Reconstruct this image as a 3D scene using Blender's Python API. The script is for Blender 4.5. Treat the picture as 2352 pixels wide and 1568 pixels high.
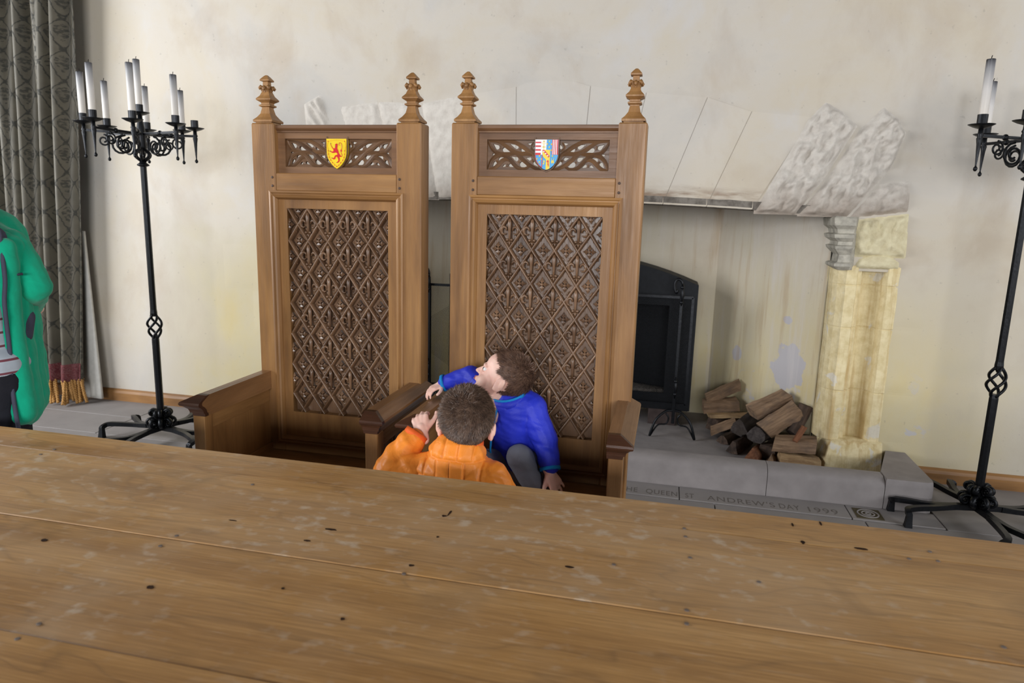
import bpy, bmesh, math, random
from mathutils import Vector, Matrix, noise

# ------------------------------------------------------------------ clear
for o in list(bpy.data.objects):
    bpy.data.objects.remove(o, do_unlink=True)
scene = bpy.context.scene
COL = scene.collection
PI = math.pi
R = math.radians
V = Vector

# ------------------------------------------------------------------ camera
F_PX, PITCH, ROLL, YAW, CAM_H = 1575.0, R(10.69), R(1.57), R(12.7), 1.50
fw = V((0, math.cos(PITCH), -math.sin(PITCH)))
up = V((0, math.sin(PITCH), math.cos(PITCH)))
rt = V((1, 0, 0))
r2 = rt * math.cos(ROLL) + up * math.sin(ROLL)
u2 = up * math.cos(ROLL) - rt * math.sin(ROLL)
MY = Matrix.Rotation(YAW, 3, 'Z')
r2, u2, fw = MY @ r2, MY @ u2, MY @ fw
cam_data = bpy.data.cameras.new('camera')
cam = bpy.data.objects.new('camera', cam_data)
COL.objects.link(cam)
cam_data.sensor_width = 36.0
cam_data.lens = F_PX / 2352.0 * 36.0
cam_data.clip_start = 0.05
cam.matrix_world = Matrix(((r2.x, u2.x, -fw.x, 0), (r2.y, u2.y, -fw.y, 0), (r2.z, u2.z, -fw.z, CAM_H), (0, 0, 0, 1)))
cam_data.dof.use_dof = True
cam_data.dof.focus_distance = 2.55
cam_data.dof.aperture_fstop = 4.0
scene.camera = cam

# ------------------------------------------------------------------ world, light, exposure
world = bpy.data.worlds.new('world')
scene.world = world
world.use_nodes = True
bg = world.node_tree.nodes['Background']
bg.inputs[0].default_value = (0.86, 0.92, 1.0, 1)
bg.inputs[1].default_value = 0.045


def area_light(name, loc, target, sx, sy, power, col):
    l = bpy.data.lights.new(name, 'AREA')
    l.shape = 'RECTANGLE'
    l.size, l.size_y, l.energy, l.color = sx, sy, power, col
    o = bpy.data.objects.new(name, l)
    COL.objects.link(o)
    o.location = loc
    o.rotation_euler = (V(target) - V(loc)).to_track_quat('-Z', 'Y').to_euler()
    return o


area_light('window_daylight_left', (-6.0, 0.9, 2.35), (0.0, 3.0, 1.2), 3.4, 2.6, 285, (0.95, 0.97, 1.0))
area_light('window_daylight_right', (5.2, 0.4, 2.35), (-0.6, 3.2, 1.2), 3.4, 2.6, 135, (0.93, 0.96, 1.0))
area_light('window_daylight_far_end', (0.6, -8.0, 2.4), (-0.4, 3.0, 1.2), 5.0, 2.0, 640, (0.97, 0.98, 1.0))

vs = scene.view_settings
vs.view_transform = 'Standard'
vs.look = 'None'
vs.gamma = 1.0
vs.use_curve_mapping = False
vs.exposure = 0.24


# ------------------------------------------------------------------ material helpers
def srgb(r, g, b):
    def f(c):
        c /= 255.0
        return c / 12.92 if c <= 0.04045 else ((c + 0.055) / 1.055) ** 2.4
    return (f(r), f(g), f(b), 1.0)


class NT:
    def __init__(self, name):
        self.m = bpy.data.materials.new(name)
        self.m.use_nodes = True
        self.t = self.m.node_tree
        self.b = self.t.nodes['Principled BSDF']

    def new(self, typ, props=None, **ins):
        n = self.t.nodes.new('ShaderNode' + typ)
        for k, v in (props or {}).items():
            setattr(n, k, v)
        for k, v in ins.items():
            key = int(k[1:]) if k[0] == '_' and k[1:].isdigit() else k.replace('_', ' ')
            self.put(n, key, v)
        return n

    def put(self, n, key, v):
        s = n.inputs[key]
        if isinstance(v, bpy.types.NodeSocket):
            self.t.links.new(v, s)
        elif isinstance(v, bpy.types.Node):
            self.t.links.new(v.outputs[0], s)
        else:
            s.default_value = v

    def coords(self, scale=(1, 1, 1), kind='Object', rand=0.0):
        tc = self.new('TexCoord')
        src = tc.outputs[kind]
        if rand:
            oi = self.new('ObjectInfo')
            mul = self.new('VectorMath', {'operation': 'MULTIPLY_ADD'})
            cmb = self.new('CombineXYZ', X=oi.outputs['Random'], Y=oi.outputs['Random'], Z=oi.outputs['Random'])
            self.put(mul, 0, cmb.outputs[0])
            self.put(mul, 1, (rand, rand * 1.7, rand * 0.6))
            self.put(mul, 2, src)
            src = mul.outputs[0]
        mp = self.new('Mapping', Vector=src)
        mp.inputs['Scale'].default_value = scale
        return mp.outputs[0]

    def noise(self, vec, scale, detail=4, rough=0.55, dist=0.0):
        n = self.new('TexNoise', Vector=vec, Scale=scale, Detail=detail, Roughness=rough, Distortion=dist)
        return n.outputs['Fac'] if 'Fac' in n.outputs else n.outputs[0]

    def ramp(self, fac, stops, interp='LINEAR'):
        n = self.new('ValToRGB', Fac=fac)
        cr = n.color_ramp
        cr.interpolation = interp
        while len(cr.elements) > 1:
            cr.elements.remove(cr.elements[-1])
        cr.elements[0].position, cr.elements[0].color = stops[0]
        for p, c in stops[1:]:
            e = cr.elements.new(p)
            e.color = c
        return n.outputs[0]

    def mix(self, fac, a, b, mode='MIX'):
        n = self.new('Mix', {'data_type': 'RGBA', 'blend_type': mode})
        self.put(n, 0, fac)
        self.put(n, 6, a)
        self.put(n, 7, b)
        return n.outputs[2]

    def math(self, op, a, b=0.0, clamp=False):
        n = self.new('Math', {'operation': op, 'use_clamp': clamp})
        self.put(n, 0, a)
        self.put(n, 1, b)
        return n.outputs[0]

    def done(self, color, rough=0.6, spec=0.3, metal=0.0, bump=None, bstr=0.3, bdist=0.01):
        b = self.b
        self.put(b, 'Base Color', color)
        self.put(b, 'Roughness', rough)
        self.put(b, 'Metallic', metal)
        self.put(b, 'Specular IOR Level', spec)
        if bump is not None:
            bn = self.new('Bump', Strength=bstr, Distance=bdist, Height=bump)
            self.put(b, 'Normal', bn.outputs[0])
        return self.m


def g(v):
    return (v, v, v, 1)


def mask(lo, hi):
    return [(lo, g(0)), (hi, g(1))]


def oak(name, axis, light, mid, dark, rough=0.42, rand=3.0, spec=0.4):
    """oak with grain along an axis (0,1,2)"""
    n = NT(name)
    sc = [26.0, 26.0, 26.0]
    sc[axis] = 1.3
    v = n.coords(tuple(sc), rand=rand)
    sc2 = [5.0, 5.0, 5.0]
    sc2[axis] = 0.9
    v2 = n.coords(tuple(sc2), rand=rand)
    fine = n.noise(v, 3.0, 6, 0.65, 0.3)
    broad = n.noise(v2, 1.6, 4, 0.55, 0.5)
    c = n.ramp(broad, [(0.28, dark), (0.5, mid), (0.72, light)])
    c = n.mix(n.ramp(fine, [(0.35, g(0.30)), (0.62, g(0))]), c, dark)
    pores = n.noise(n.coords(tuple(s * 4 for s in sc), rand=rand), 2.0, 2, 0.5)
    return n.done(c, n.ramp(fine, [(0.3, g(rough + 0.12)), (0.7, g(rough - 0.06))]), spec, 0, n.math('ADD', fine, pores), 0.12, 0.004)


def plain(name, col, rough=0.6, spec=0.3, metal=0.0, var=0.12, scale=30.0, bstr=0.0, bdist=0.004):
    n = NT(name)
    f = n.noise(n.coords(), scale, 4)
    d = tuple(c * (1 - var) for c in col[:3]) + (1,)
    l = tuple(min(1, c * (1 + var)) for c in col[:3]) + (1,)
    c = n.ramp(f, [(0.35, d), (0.65, l)])
    return n.done(c, rough, spec, metal, f if bstr else None, bstr, bdist)


M = {}
OL, OM, OD = srgb(170, 127, 78), srgb(147, 106, 62), srgb(112, 78, 44)
M['oak_x'] = oak('oak_horizontal', 0, OL, OM, OD)
M['oak_y'] = oak('oak_depthwise', 1, OL, OM, OD)
M['oak_z'] = oak('oak_vertical', 2, OL, OM, OD)
CL, CM_, CD = srgb(140, 108, 82), srgb(114, 85, 61), srgb(78, 55, 40)
M['oak_carved'] = oak('oak_carved_worn', 2, CL, CM_, CD, 0.30, 3.0, 0.6)
M['oak_carved_x'] = oak('oak_carved_tracery', 0, srgb(126, 92, 62), srgb(104, 74, 48), srgb(74, 50, 32), 0.38, 3.0, 0.45)
M['oak_crest'] = oak('oak_crest_panel', 0, srgb(140, 104, 72), srgb(118, 84, 56), srgb(88, 60, 38), 0.4, 3.0, 0.4)
M['oak_dark'] = oak('oak_dark_polished', 0, srgb(96, 62, 42), srgb(78, 48, 32), srgb(52, 32, 22), 0.3, 3.0, 0.5)
M['oak_arm'] = oak('oak_arm_polished', 1, srgb(168, 124, 82), srgb(138, 99, 63), srgb(100, 70, 44), 0.32, 3.0, 0.5)
M['iron'] = plain('black_wrought_iron', srgb(22, 24, 28), 0.38, 0.5, 0.6, 0.2, 60, 0.25, 0.003)
M['iron_matt'] = plain('matt_black_iron', srgb(20, 22, 26), 0.62, 0.3, 0.3, 0.2, 40)
M['stone'] = plain('grey_hearth_stone', srgb(146, 140, 139), 0.75, 0.25, 0, 0.09, 9, 0.15, 0.004)
M['slab'] = plain('grey_floor_slab', srgb(138, 133, 131), 0.62, 0.3, 0, 0.07, 5, 0.1, 0.003)
M['slab_joint'] = plain('floor_joint_mortar', srgb(112, 106, 100), 0.9, 0.1)
M['carve'] = plain('darkened_carving', srgb(108, 102, 98), 0.9, 0.1)
M['roundel'] = plain('carved_roundel_stone', srgb(84, 76, 58), 0.9, 0.1, 0, 0.15, 60)
M['lead'] = plain('dark_peg', srgb(74, 56, 46), 0.5)
M['white_cloth'] = plain('white_lining_cloth', srgb(196, 194, 188), 0.9, 0.1, 0, 0.05)
M['wick'] = plain('burnt_wick', srgb(26, 24, 24), 0.9, 0.1)
M['ash'] = plain('grey_ash', srgb(96, 90, 84), 0.95, 0.1, 0, 0.35, 60, 0.6, 0.01)
M['soot_brick'] = plain('sooty_brick', srgb(74, 64, 62), 0.9, 0.1, 0, 0.2, 20)


def plaster(name, z_lo, z_hi, x_range=None, tone=1.0, soot=False, peel=()):
    n = NT(name)
    v = n.coords()

    def t(r, g_, b):
        return tuple(c * tone for c in srgb(r, g_, b)[:3]) + (1,)
    big = n.noise(v, 0.9, 6, 0.62, 0.5)
    med = n.noise(n.coords((1, 1, 0.7)), 2.6, 6, 0.62, 0.3)
    fine = n.noise(v, 26.0, 4, 0.6)
    c = n.ramp(big, [(0.34, t(194, 190, 184)), (0.50, t(206, 199, 188)), (0.64, t(206, 196, 178))])
    c = n.mix(n.ramp(med, [(0.50, g(0)), (0.72, g(0.55))]), c, t(186, 170, 150))
    c = n.mix(n.ramp(med, [(0.26, g(0.55)), (0.42, g(0))]), c, t(206, 205, 206))
    sep = n.new('SeparateXYZ', Vector=v)
    xx, zz = sep.outputs[0], sep.outputs[2]
    wob = n.math('MULTIPLY', n.math('SUBTRACT', big, 0.5), 2.2)
    # old yellow limewash low on the wall round the fireplace, with a ragged edge
    ym = n.ramp(n.math('DIVIDE', n.math('ADD', zz, wob), 3.0), [(z_lo, g(0.9)), (z_hi, g(0))])
    if x_range:
        dx = n.math('ADD', n.math('DIVIDE', n.math('ABSOLUTE', n.math('SUBTRACT', xx, (x_range[0] + x_range[1]) / 2)), (x_range[1] - x_range[0])), n.math('MULTIPLY', wob, 0.12))
        ym = n.math('MULTIPLY', ym, n.ramp(dx, [(0.46, g(1)), (0.58, g(0))]))
    yc = n.ramp(med, [(0.35, t(216, 198, 146)), (0.65, t(214, 204, 172))])
    c = n.mix(ym, c, yc)
    chips = n.noise(v, 5.0, 7, 0.62, 0.9)
    cm = n.ramp(chips, [(0.60, g(0)), (0.625, g(0.75))])
    low = n.ramp(zz, [(0.25, g(1)), (0.7, g(0))])
    low = n.math('MULTIPLY', low, n.ramp(n.math('ABSOLUTE', n.math('SUBTRACT', xx, 1.05)), [(0.42, g(1)), (0.55, g(0))]))
    c = n.mix(n.math('MULTIPLY', cm, low), c, t(196, 196, 206))
    specks = n.ramp(n.noise(v, 38.0, 2, 0.4), [(0.72, g(0)), (0.78, g(0.25))])
    c = n.mix(specks, c, t(136, 128, 124))
    for (ctr, sz) in peel:
        # a ragged patch where the limewash has peeled to bare grey plaster
        dv = n.new('VectorMath', {'operation': 'SUBTRACT'})
        n.put(dv, 0, v)
        n.put(dv, 1, ctr)
        sv = n.new('VectorMath', {'operation': 'MULTIPLY'})
        n.put(sv, 0, dv.outputs[0])
        n.put(sv, 1, (1 / sz[0], 1 / sz[0], 1 / sz[1]))
        ln = n.new('VectorMath', {'operation': 'LENGTH'})
        n.put(ln, 0, sv.outputs[0])
        dd = n.math('ADD', ln.outputs['Value'], n.math('MULTIPLY', n.math('SUBTRACT', n.noise(v, 9.0, 5, 0.6), 0.5), 1.7))
        c = n.mix(n.ramp(dd, [(0.92, g(0.85)), (0.98, g(0))]), c, t(190, 188, 196))
    if peel:
        st = n.noise(n.coords((9, 9, 0.7)), 1.3, 4, 0.6, 0.3)
        c = n.mix(n.ramp(st, [(0.54, g(0)), (0.72, g(0.55))]), c, t(176, 148, 112))
        c = n.mix(n.ramp(st, [(0.28, g(0.5)), (0.44, g(0))]), c, t(214, 208, 206))
    if soot:
        band_ = n.math('SUBTRACT', 1.0, n.math('MULTIPLY', n.math('ABSOLUTE', n.math('SUBTRACT', n.math('ADD', zz, n.math('MULTIPLY', n.math('SUBTRACT', med, 0.5), 0.10)), 1.635)), 20.0), True)
        c = n.mix(n.math('MULTIPLY', band_, n.ramp(n.noise(n.coords((3, 1, 14)), 2.0, 4), mask(0.35, 0.6))), c, t(150, 130, 112))
    h = n.math('ADD', n.math('MULTIPLY', med, 0.6), n.math('MULTIPLY', fine, 0.25))
    return n.done(c, 0.88, 0.15, 0, h, 0.35, 0.012)


M['plaster'] = plaster('old_limewash_plaster', 0.16, 0.50, (-3.3, 1.75), 0.86)
M['plaster_in'] = plaster('fireplace_plaster', 0.16, 0.50, None, 0.90, False, [((0.80, 4.66, 0.55), (0.14, 0.17)), ((0.52, 5.1, 0.55), (0.05, 0.06)), ((0.78, 4.7, 0.86), (0.04, 0.025))])
M['plaster_stone'] = plaster('plastered_stone', 0.02, 0.2, (-3.3, 1.75), 0.90, True)


def rough_stone(name, a, b, stain=False, streak=None):
    n = NT(name)
    v = n.coords()
    f = n.noise(v, 22, 5, 0.6)
    c = n.ramp(f, [(0.32, b), (0.62, a)])
    if streak:
        st = n.noise(n.coords((16, 16, 0.8)), 1.4, 4, 0.6, 0.2)
        c = n.mix(n.ramp(st, [(0.5, g(0)), (0.68, g(0.7))]), c, streak)
        ch = n.noise(n.coords((1, 1, 0.6)), 9, 5, 0.6, 0.5)
        c = n.mix(n.ramp(ch, [(0.62, g(0)), (0.65, g(0.6))]), c, srgb(214, 212, 208))
    if stain:
        zz = n.new('SeparateXYZ', Vector=v).outputs[2]
        k = n.math('ADD', zz, n.math('MULTIPLY', n.noise(v, 7, 4), 0.25))
        c = n.mix(n.ramp(n.math('SUBTRACT', k, 1.0), [(0.66, g(0.6)), (0.82, g(0))]), c, srgb(132, 114, 98))
    return n.done(c, 0.92, 0.1, 0, f, 0.6, 0.012)


M['rough_stone'] = rough_stone('rough_tooled_stone', srgb(204, 198, 189), srgb(190, 183, 174), True)
M['rough_stone_y'] = rough_stone('rough_yellow_stone', srgb(214, 205, 172), srgb(196, 184, 150))
M['jamb'] = rough_stone('limewashed_jamb_stone', srgb(228, 213, 172), srgb(210, 192, 146), False, srgb(178, 146, 92))
M['cap_stone'] = rough_stone('grey_capital_stone', srgb(186, 181, 168), srgb(150, 146, 136))


def table_wood():
    n = NT('worn_oak_tabletop')
    v = n.coords((1, 1, 1), rand=5.0)
    vs_ = n.coords((0.35, 5.0, 5.0), rand=5.0)
    warp = n.noise(n.coords((0.9, 2.6, 1), rand=5.0), 1.6, 3, 0.5, 0.4)
    # growth rings: bands across the board, bent round the knots
    sep = n.new('SeparateXYZ', Vector=v)
    ph = n.math('ADD', n.math('MULTIPLY', sep.outputs[1], 26.0), n.math('MULTIPLY', warp, 17.0))
    ring = n.math('ABSOLUTE', n.math('SINE', ph))
    fine = n.noise(n.coords((2.2, 60, 60), rand=5.0), 3.0, 5, 0.65)
    broad = n.noise(vs_, 1.1, 4, 0.55, 0.4)
    c = n.ramp(broad, [(0.28, srgb(146, 104, 58)), (0.5, srgb(178, 134, 80)), (0.72, srgb(198, 156, 102))])
    rm = n.ramp(ring, [(0.0, g(0.34)), (0.25, g(0.05)), (1.0, g(0))])
    c = n.mix(rm, c, srgb(104, 78, 52))
    c = n.mix(n.ramp(fine, [(0.34, g(0.42)), (0.60, g(0))]), c, srgb(104, 74, 42))
    c = n.mix(n.ramp(fine, [(0.56, g(0)), (0.8, g(0.35))]), c, srgb(196, 160, 112))
    # grey bloom and pale worn spots
    bloom = n.noise(v, 1.7, 4, 0.6, 0.3)
    c = n.mix(n.ramp(bloom, [(0.48, g(0)), (0.72, g(0.5))]), c, srgb(182, 156, 126))
    smoke = n.noise(n.coords((1.0, 1.6, 1), rand=5.0), 2.6, 4, 0.6, 0.6)
    c = n.mix(n.ramp(smoke, [(0.58, g(0)), (0.78, g(0.5))]), c, srgb(116, 88, 56))
    sp = n.noise(n.coords((16, 22, 1), rand=5.0), 1.5, 3, 0.5)
    area = n.ramp(bloom, [(0.42, g(0)), (0.62, g(1))])
    spm = n.math('MULTIPLY', n.ramp(sp, [(0.56, g(0)), (0.72, g(0.55))]), area)
    c = n.mix(spm, c, srgb(196, 180, 160))
    scr = n.noise(n.coords((5, 70, 1), rand=5.0), 2.0, 2, 0.4)
    c = n.mix(n.ramp(scr, [(0.70, g(0)), (0.78, g(0.22))]), c, srgb(206, 186, 160))
    ro = n.ramp(bloom, [(0.3, g(0.36)), (0.7, g(0.52))])
    return n.done(c, ro, 0.3, 0, n.math('ADD', fine, n.math('MULTIPLY', ring, 0.3)), 0.14, 0.003)


M['table'] = table_wood()
M['knot'] = plain('dark_knot_hole', srgb(48, 32, 22), 0.9, 0.1, 0, 0.3, 90)
M['nail'] = plain('old_iron_nail', srgb(112, 100, 92), 0.5, 0.4, 0.3)


def candle_wax():
    n = NT('sooty_candle_wax')
    tc = n.new('TexCoord')
    z = n.new('SeparateXYZ', Vector=tc.outputs['Generated']).outputs[2]
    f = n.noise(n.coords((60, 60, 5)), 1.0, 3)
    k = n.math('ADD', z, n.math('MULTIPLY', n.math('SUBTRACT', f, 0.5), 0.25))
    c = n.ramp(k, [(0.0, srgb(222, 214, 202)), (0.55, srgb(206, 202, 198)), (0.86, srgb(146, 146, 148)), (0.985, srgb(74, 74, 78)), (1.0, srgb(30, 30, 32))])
    return n.done(c, 0.45, 0.4)


M['wax'] = candle_wax()


def damask():
    n = NT('grey_damask_cloth')
    tc = n.new('TexCoord')
    sp = n.new('SeparateXYZ', Vector=tc.outputs['UV'])
    uu, vv = sp.outputs[0], sp.outputs[1]
    cu = n.math('COSINE', n.math('MULTIPLY', uu, 2 * PI / 0.085))
    s1 = n.math('SINE', n.math('MULTIPLY', vv, 2 * PI / 0.10))
    cv = n.math('COSINE', n.math('MULTIPLY', vv, 2 * PI / 0.20))
    f = n.math('ADD', cu, n.math('MULTIPLY', cv, 0.9))
    f = n.math('ADD', f, n.math('MULTIPLY', s1, 0.22))
    nz = n.noise(n.coords((1, 1, 1), 'UV'), 60, 3)
    f = n.math('ADD', f, n.math('MULTIPLY', n.math('SUBTRACT', nz, 0.5), 0.9))
    af = n.math('ABSOLUTE', f)
    line = n.ramp(af, [(0.06, g(0.9)), (0.24, g(0))])
    blob = n.ramp(f, [(0.95, g(0)), (1.0, g(0.8))])
    m_ = n.math('MAXIMUM', line, n.math('MULTIPLY', blob, n.ramp(nz, mask(0.42, 0.55))))
    c = n.mix(m_, n.ramp(n.noise(n.coords((1, 1, 1), 'UV'), 8, 3), [(0.3, srgb(84, 80, 70)), (0.7, srgb(98, 93, 81))]), srgb(52, 52, 48))
    return n.done(c, n.ramp(m_, [(0, g(0.5)), (1, g(0.75))]), 0.35, 0, nz, 0.15, 0.002)


M['damask'] = damask()


def braid():
    n = NT('red_patterned_braid')
    v = n.coords((1, 1, 1), 'UV')
    f = n.noise(v, 55, 2, 0.5, 1.5)
    c = n.ramp(f, [(0.42, srgb(92, 46, 50)), (0.5, srgb(120, 84, 84)), (0.56, srgb(104, 54, 56))])
    return n.done(c, 0.8, 0.2, 0, f, 0.4, 0.004)


M['braid'] = braid()
M['cord'] = plain('gold_bullion_cord', srgb(166, 124, 70), 0.6, 0.3, 0, 0.25, 120)


def cloth(name, col, rough=0.75, spec=0.2, wr=0.25, scale=18.0, weave=True, sheen=0.0):
    n = NT(name)
    v = n.coords()
    f = n.noise(v, scale, 4, 0.55, 0.8)
    w = n.noise(v, 420.0, 2, 0.5)
    d = tuple(c * 0.86 for c in col[:3]) + (1,)
    c = n.ramp(f, [(0.3, d), (0.65, col)])
    h = n.math('ADD', f, n.math('MULTIPLY', w, 0.15 if weave else 0.0))
    m = n.done(c, rough, spec, 0, h, wr, 0.01)
    if sheen:
        n.b.inputs['Sheen Weight'].default_value = sheen
    return m


M['orange'] = cloth('orange_quilted_nylon', srgb(255, 150, 54), 0.45, 0.35, 0.3, 26, False)
M['orange_lining'] = cloth('orange_collar_lining', srgb(246, 110, 48), 0.6, 0.2)
M['blue'] = cloth('royal_blue_jacket_cloth', srgb(40, 54, 196), 0.5, 0.3, 0.35, 16)
M['blue_trim'] = cloth('light_blue_binding', srgb(24, 134, 206), 0.6, 0.2)
M['grey_trousers'] = cloth('grey_jersey_trousers', srgb(112, 114, 124), 0.85, 0.15)
M['jeans'] = cloth('dark_blue_jeans', srgb(44, 50, 66), 0.85, 0.15)
M['black_shoe'] = cloth('black_shoe_rubber', srgb(24, 24, 28), 0.55, 0.3)
M['green'] = cloth('green_fleece', srgb(20, 172, 134), 0.9, 0.1, 0.2, 24, True, 0.2)
M['slate'] = cloth('slate_grey_trim', srgb(74, 76, 92), 0.8, 0.2)
M['dark_trousers'] = cloth('dark_walking_trousers', srgb(32, 33, 40), 0.8, 0.2)


def stripes():
    n = NT('striped_shirt_cloth')
    z = n.new('SeparateXYZ', Vector=n.coords()).outputs[2]
    s = n.math('SINE', n.math('MULTIPLY', z, 2 * PI / 0.045))
    c = n.ramp(s, [(0.0, srgb(170, 180, 190)), (0.80, srgb(176, 186, 196)), (0.9, srgb(120, 70, 80))])
    return n.done(c, 0.85, 0.1)


M['stripes'] = stripes()


def skin(name, base, red):
    n = NT(name)
    f = n.noise(n.coords(), 14, 4)
    c = n.ramp(f, [(0.38, base), (0.72, red)])
    m = n.done(c, 0.5, 0.35)
    n.b.inputs['Subsurface Weight'].default_value = 0.12
    n.b.inputs['Subsurface Radius'].default_value = (0.01, 0.004, 0.002)
    return m


M['skin'] = skin('pale_skin', srgb(240, 202, 186), srgb(232, 178, 162))
M['lip'] = plain('lips', srgb(206, 130, 122), 0.45, 0.4)
M['eye'] = plain('eye_white', srgb(226, 222, 220), 0.2, 0.5, 0, 0.02)
M['iris'] = plain('eye_iris', srgb(52, 56, 66), 0.2, 0.5)


def hair_mat(name, a, b):
    n = NT(name)
    f = n.noise(n.coords(), 55, 3)
    return n.done(n.ramp(f, [(0.3, a), (0.7, b)]), 0.45, 0.45)


M['hair_orange'] = hair_mat('dark_brown_hair', srgb(62, 46, 38), srgb(112, 88, 72))
M['hair_blue'] = hair_mat('mid_brown_hair', srgb(80, 58, 48), srgb(128, 98, 80))
M['hair_adult'] = hair_mat('brown_hair', srgb(60, 44, 36), srgb(104, 80, 62))


def log_mats(name, a, b, c_):
    n = NT(name)
    f = n.noise(n.coords((4, 30, 30), rand=4.0), 1.5, 5, 0.65, 0.4)
    bl = n.noise(n.coords(rand=4.0), 7.0, 3)
    c = n.ramp(f, [(0.3, b), (0.62, a)])
    c = n.mix(n.ramp(bl, [(0.5, g(0)), (0.66, g(0.6))]), c, c_)
    return n.done(c, 0.9, 0.1, 0, f, 0.6, 0.01)


M['log_split'] = log_mats('split_firewood', srgb(150, 124, 100), srgb(104, 84, 68), srgb(92, 82, 76))
M['log_dark'] = log_mats('weathered_firewood', srgb(96, 80, 70), srgb(58, 50, 46), srgb(46, 42, 42))
M['log_fresh'] = log_mats('fresh_split_firewood', srgb(186, 158, 120), srgb(136, 106, 78), srgb(96, 80, 66))
M['bark'] = log_mats('grey_bark', srgb(78, 72, 70), srgb(48, 44, 44), srgb(60, 52, 46))
M['red_bark'] = log_mats('reddish_bark', srgb(134, 92, 68), srgb(92, 58, 44), srgb(70, 52, 46))
# heraldic paints
M['h_gold'] = plain('yellow_enamel', srgb(236, 204, 40), 0.35, 0.4, 0, 0.05)
M['h_orange'] = plain('orange_enamel', srgb(232, 168, 40), 0.35, 0.4, 0, 0.05)
M['h_red'] = plain('red_enamel', srgb(204, 36, 44), 0.35, 0.4, 0, 0.05)
M['h_white'] = plain('white_enamel', srgb(232, 232, 236), 0.35, 0.4, 0, 0.03)
M['h_blue'] = plain('sky_blue_enamel', srgb(64, 160, 218), 0.35, 0.4, 0, 0.05)
M['h_pale'] = plain('silver_edge_paint', srgb(200, 192, 182), 0.4, 0.4, 0, 0.05)


# ------------------------------------------------------------------ geometry helpers
def link(o, parent=None):
    COL.objects.link(o)
    if parent is not None:
        o.parent = parent
    return o


def thing(name, loc, label, cat, group=None, rotz=0.0):
    o = bpy.data.objects.new(name, None)
    o.empty_display_size = 0.05
    o.location = loc
    o.rotation_euler = (0, 0, rotz)
    link(o)
    return tag(o, label, cat, group)


def tag(o, label, cat, group=None):
    o['label'] = label
    o['category'] = cat
    if group:
        o['group'] = group
    return o


def struct(o):
    o['kind'] = 'structure'
    return o


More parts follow.
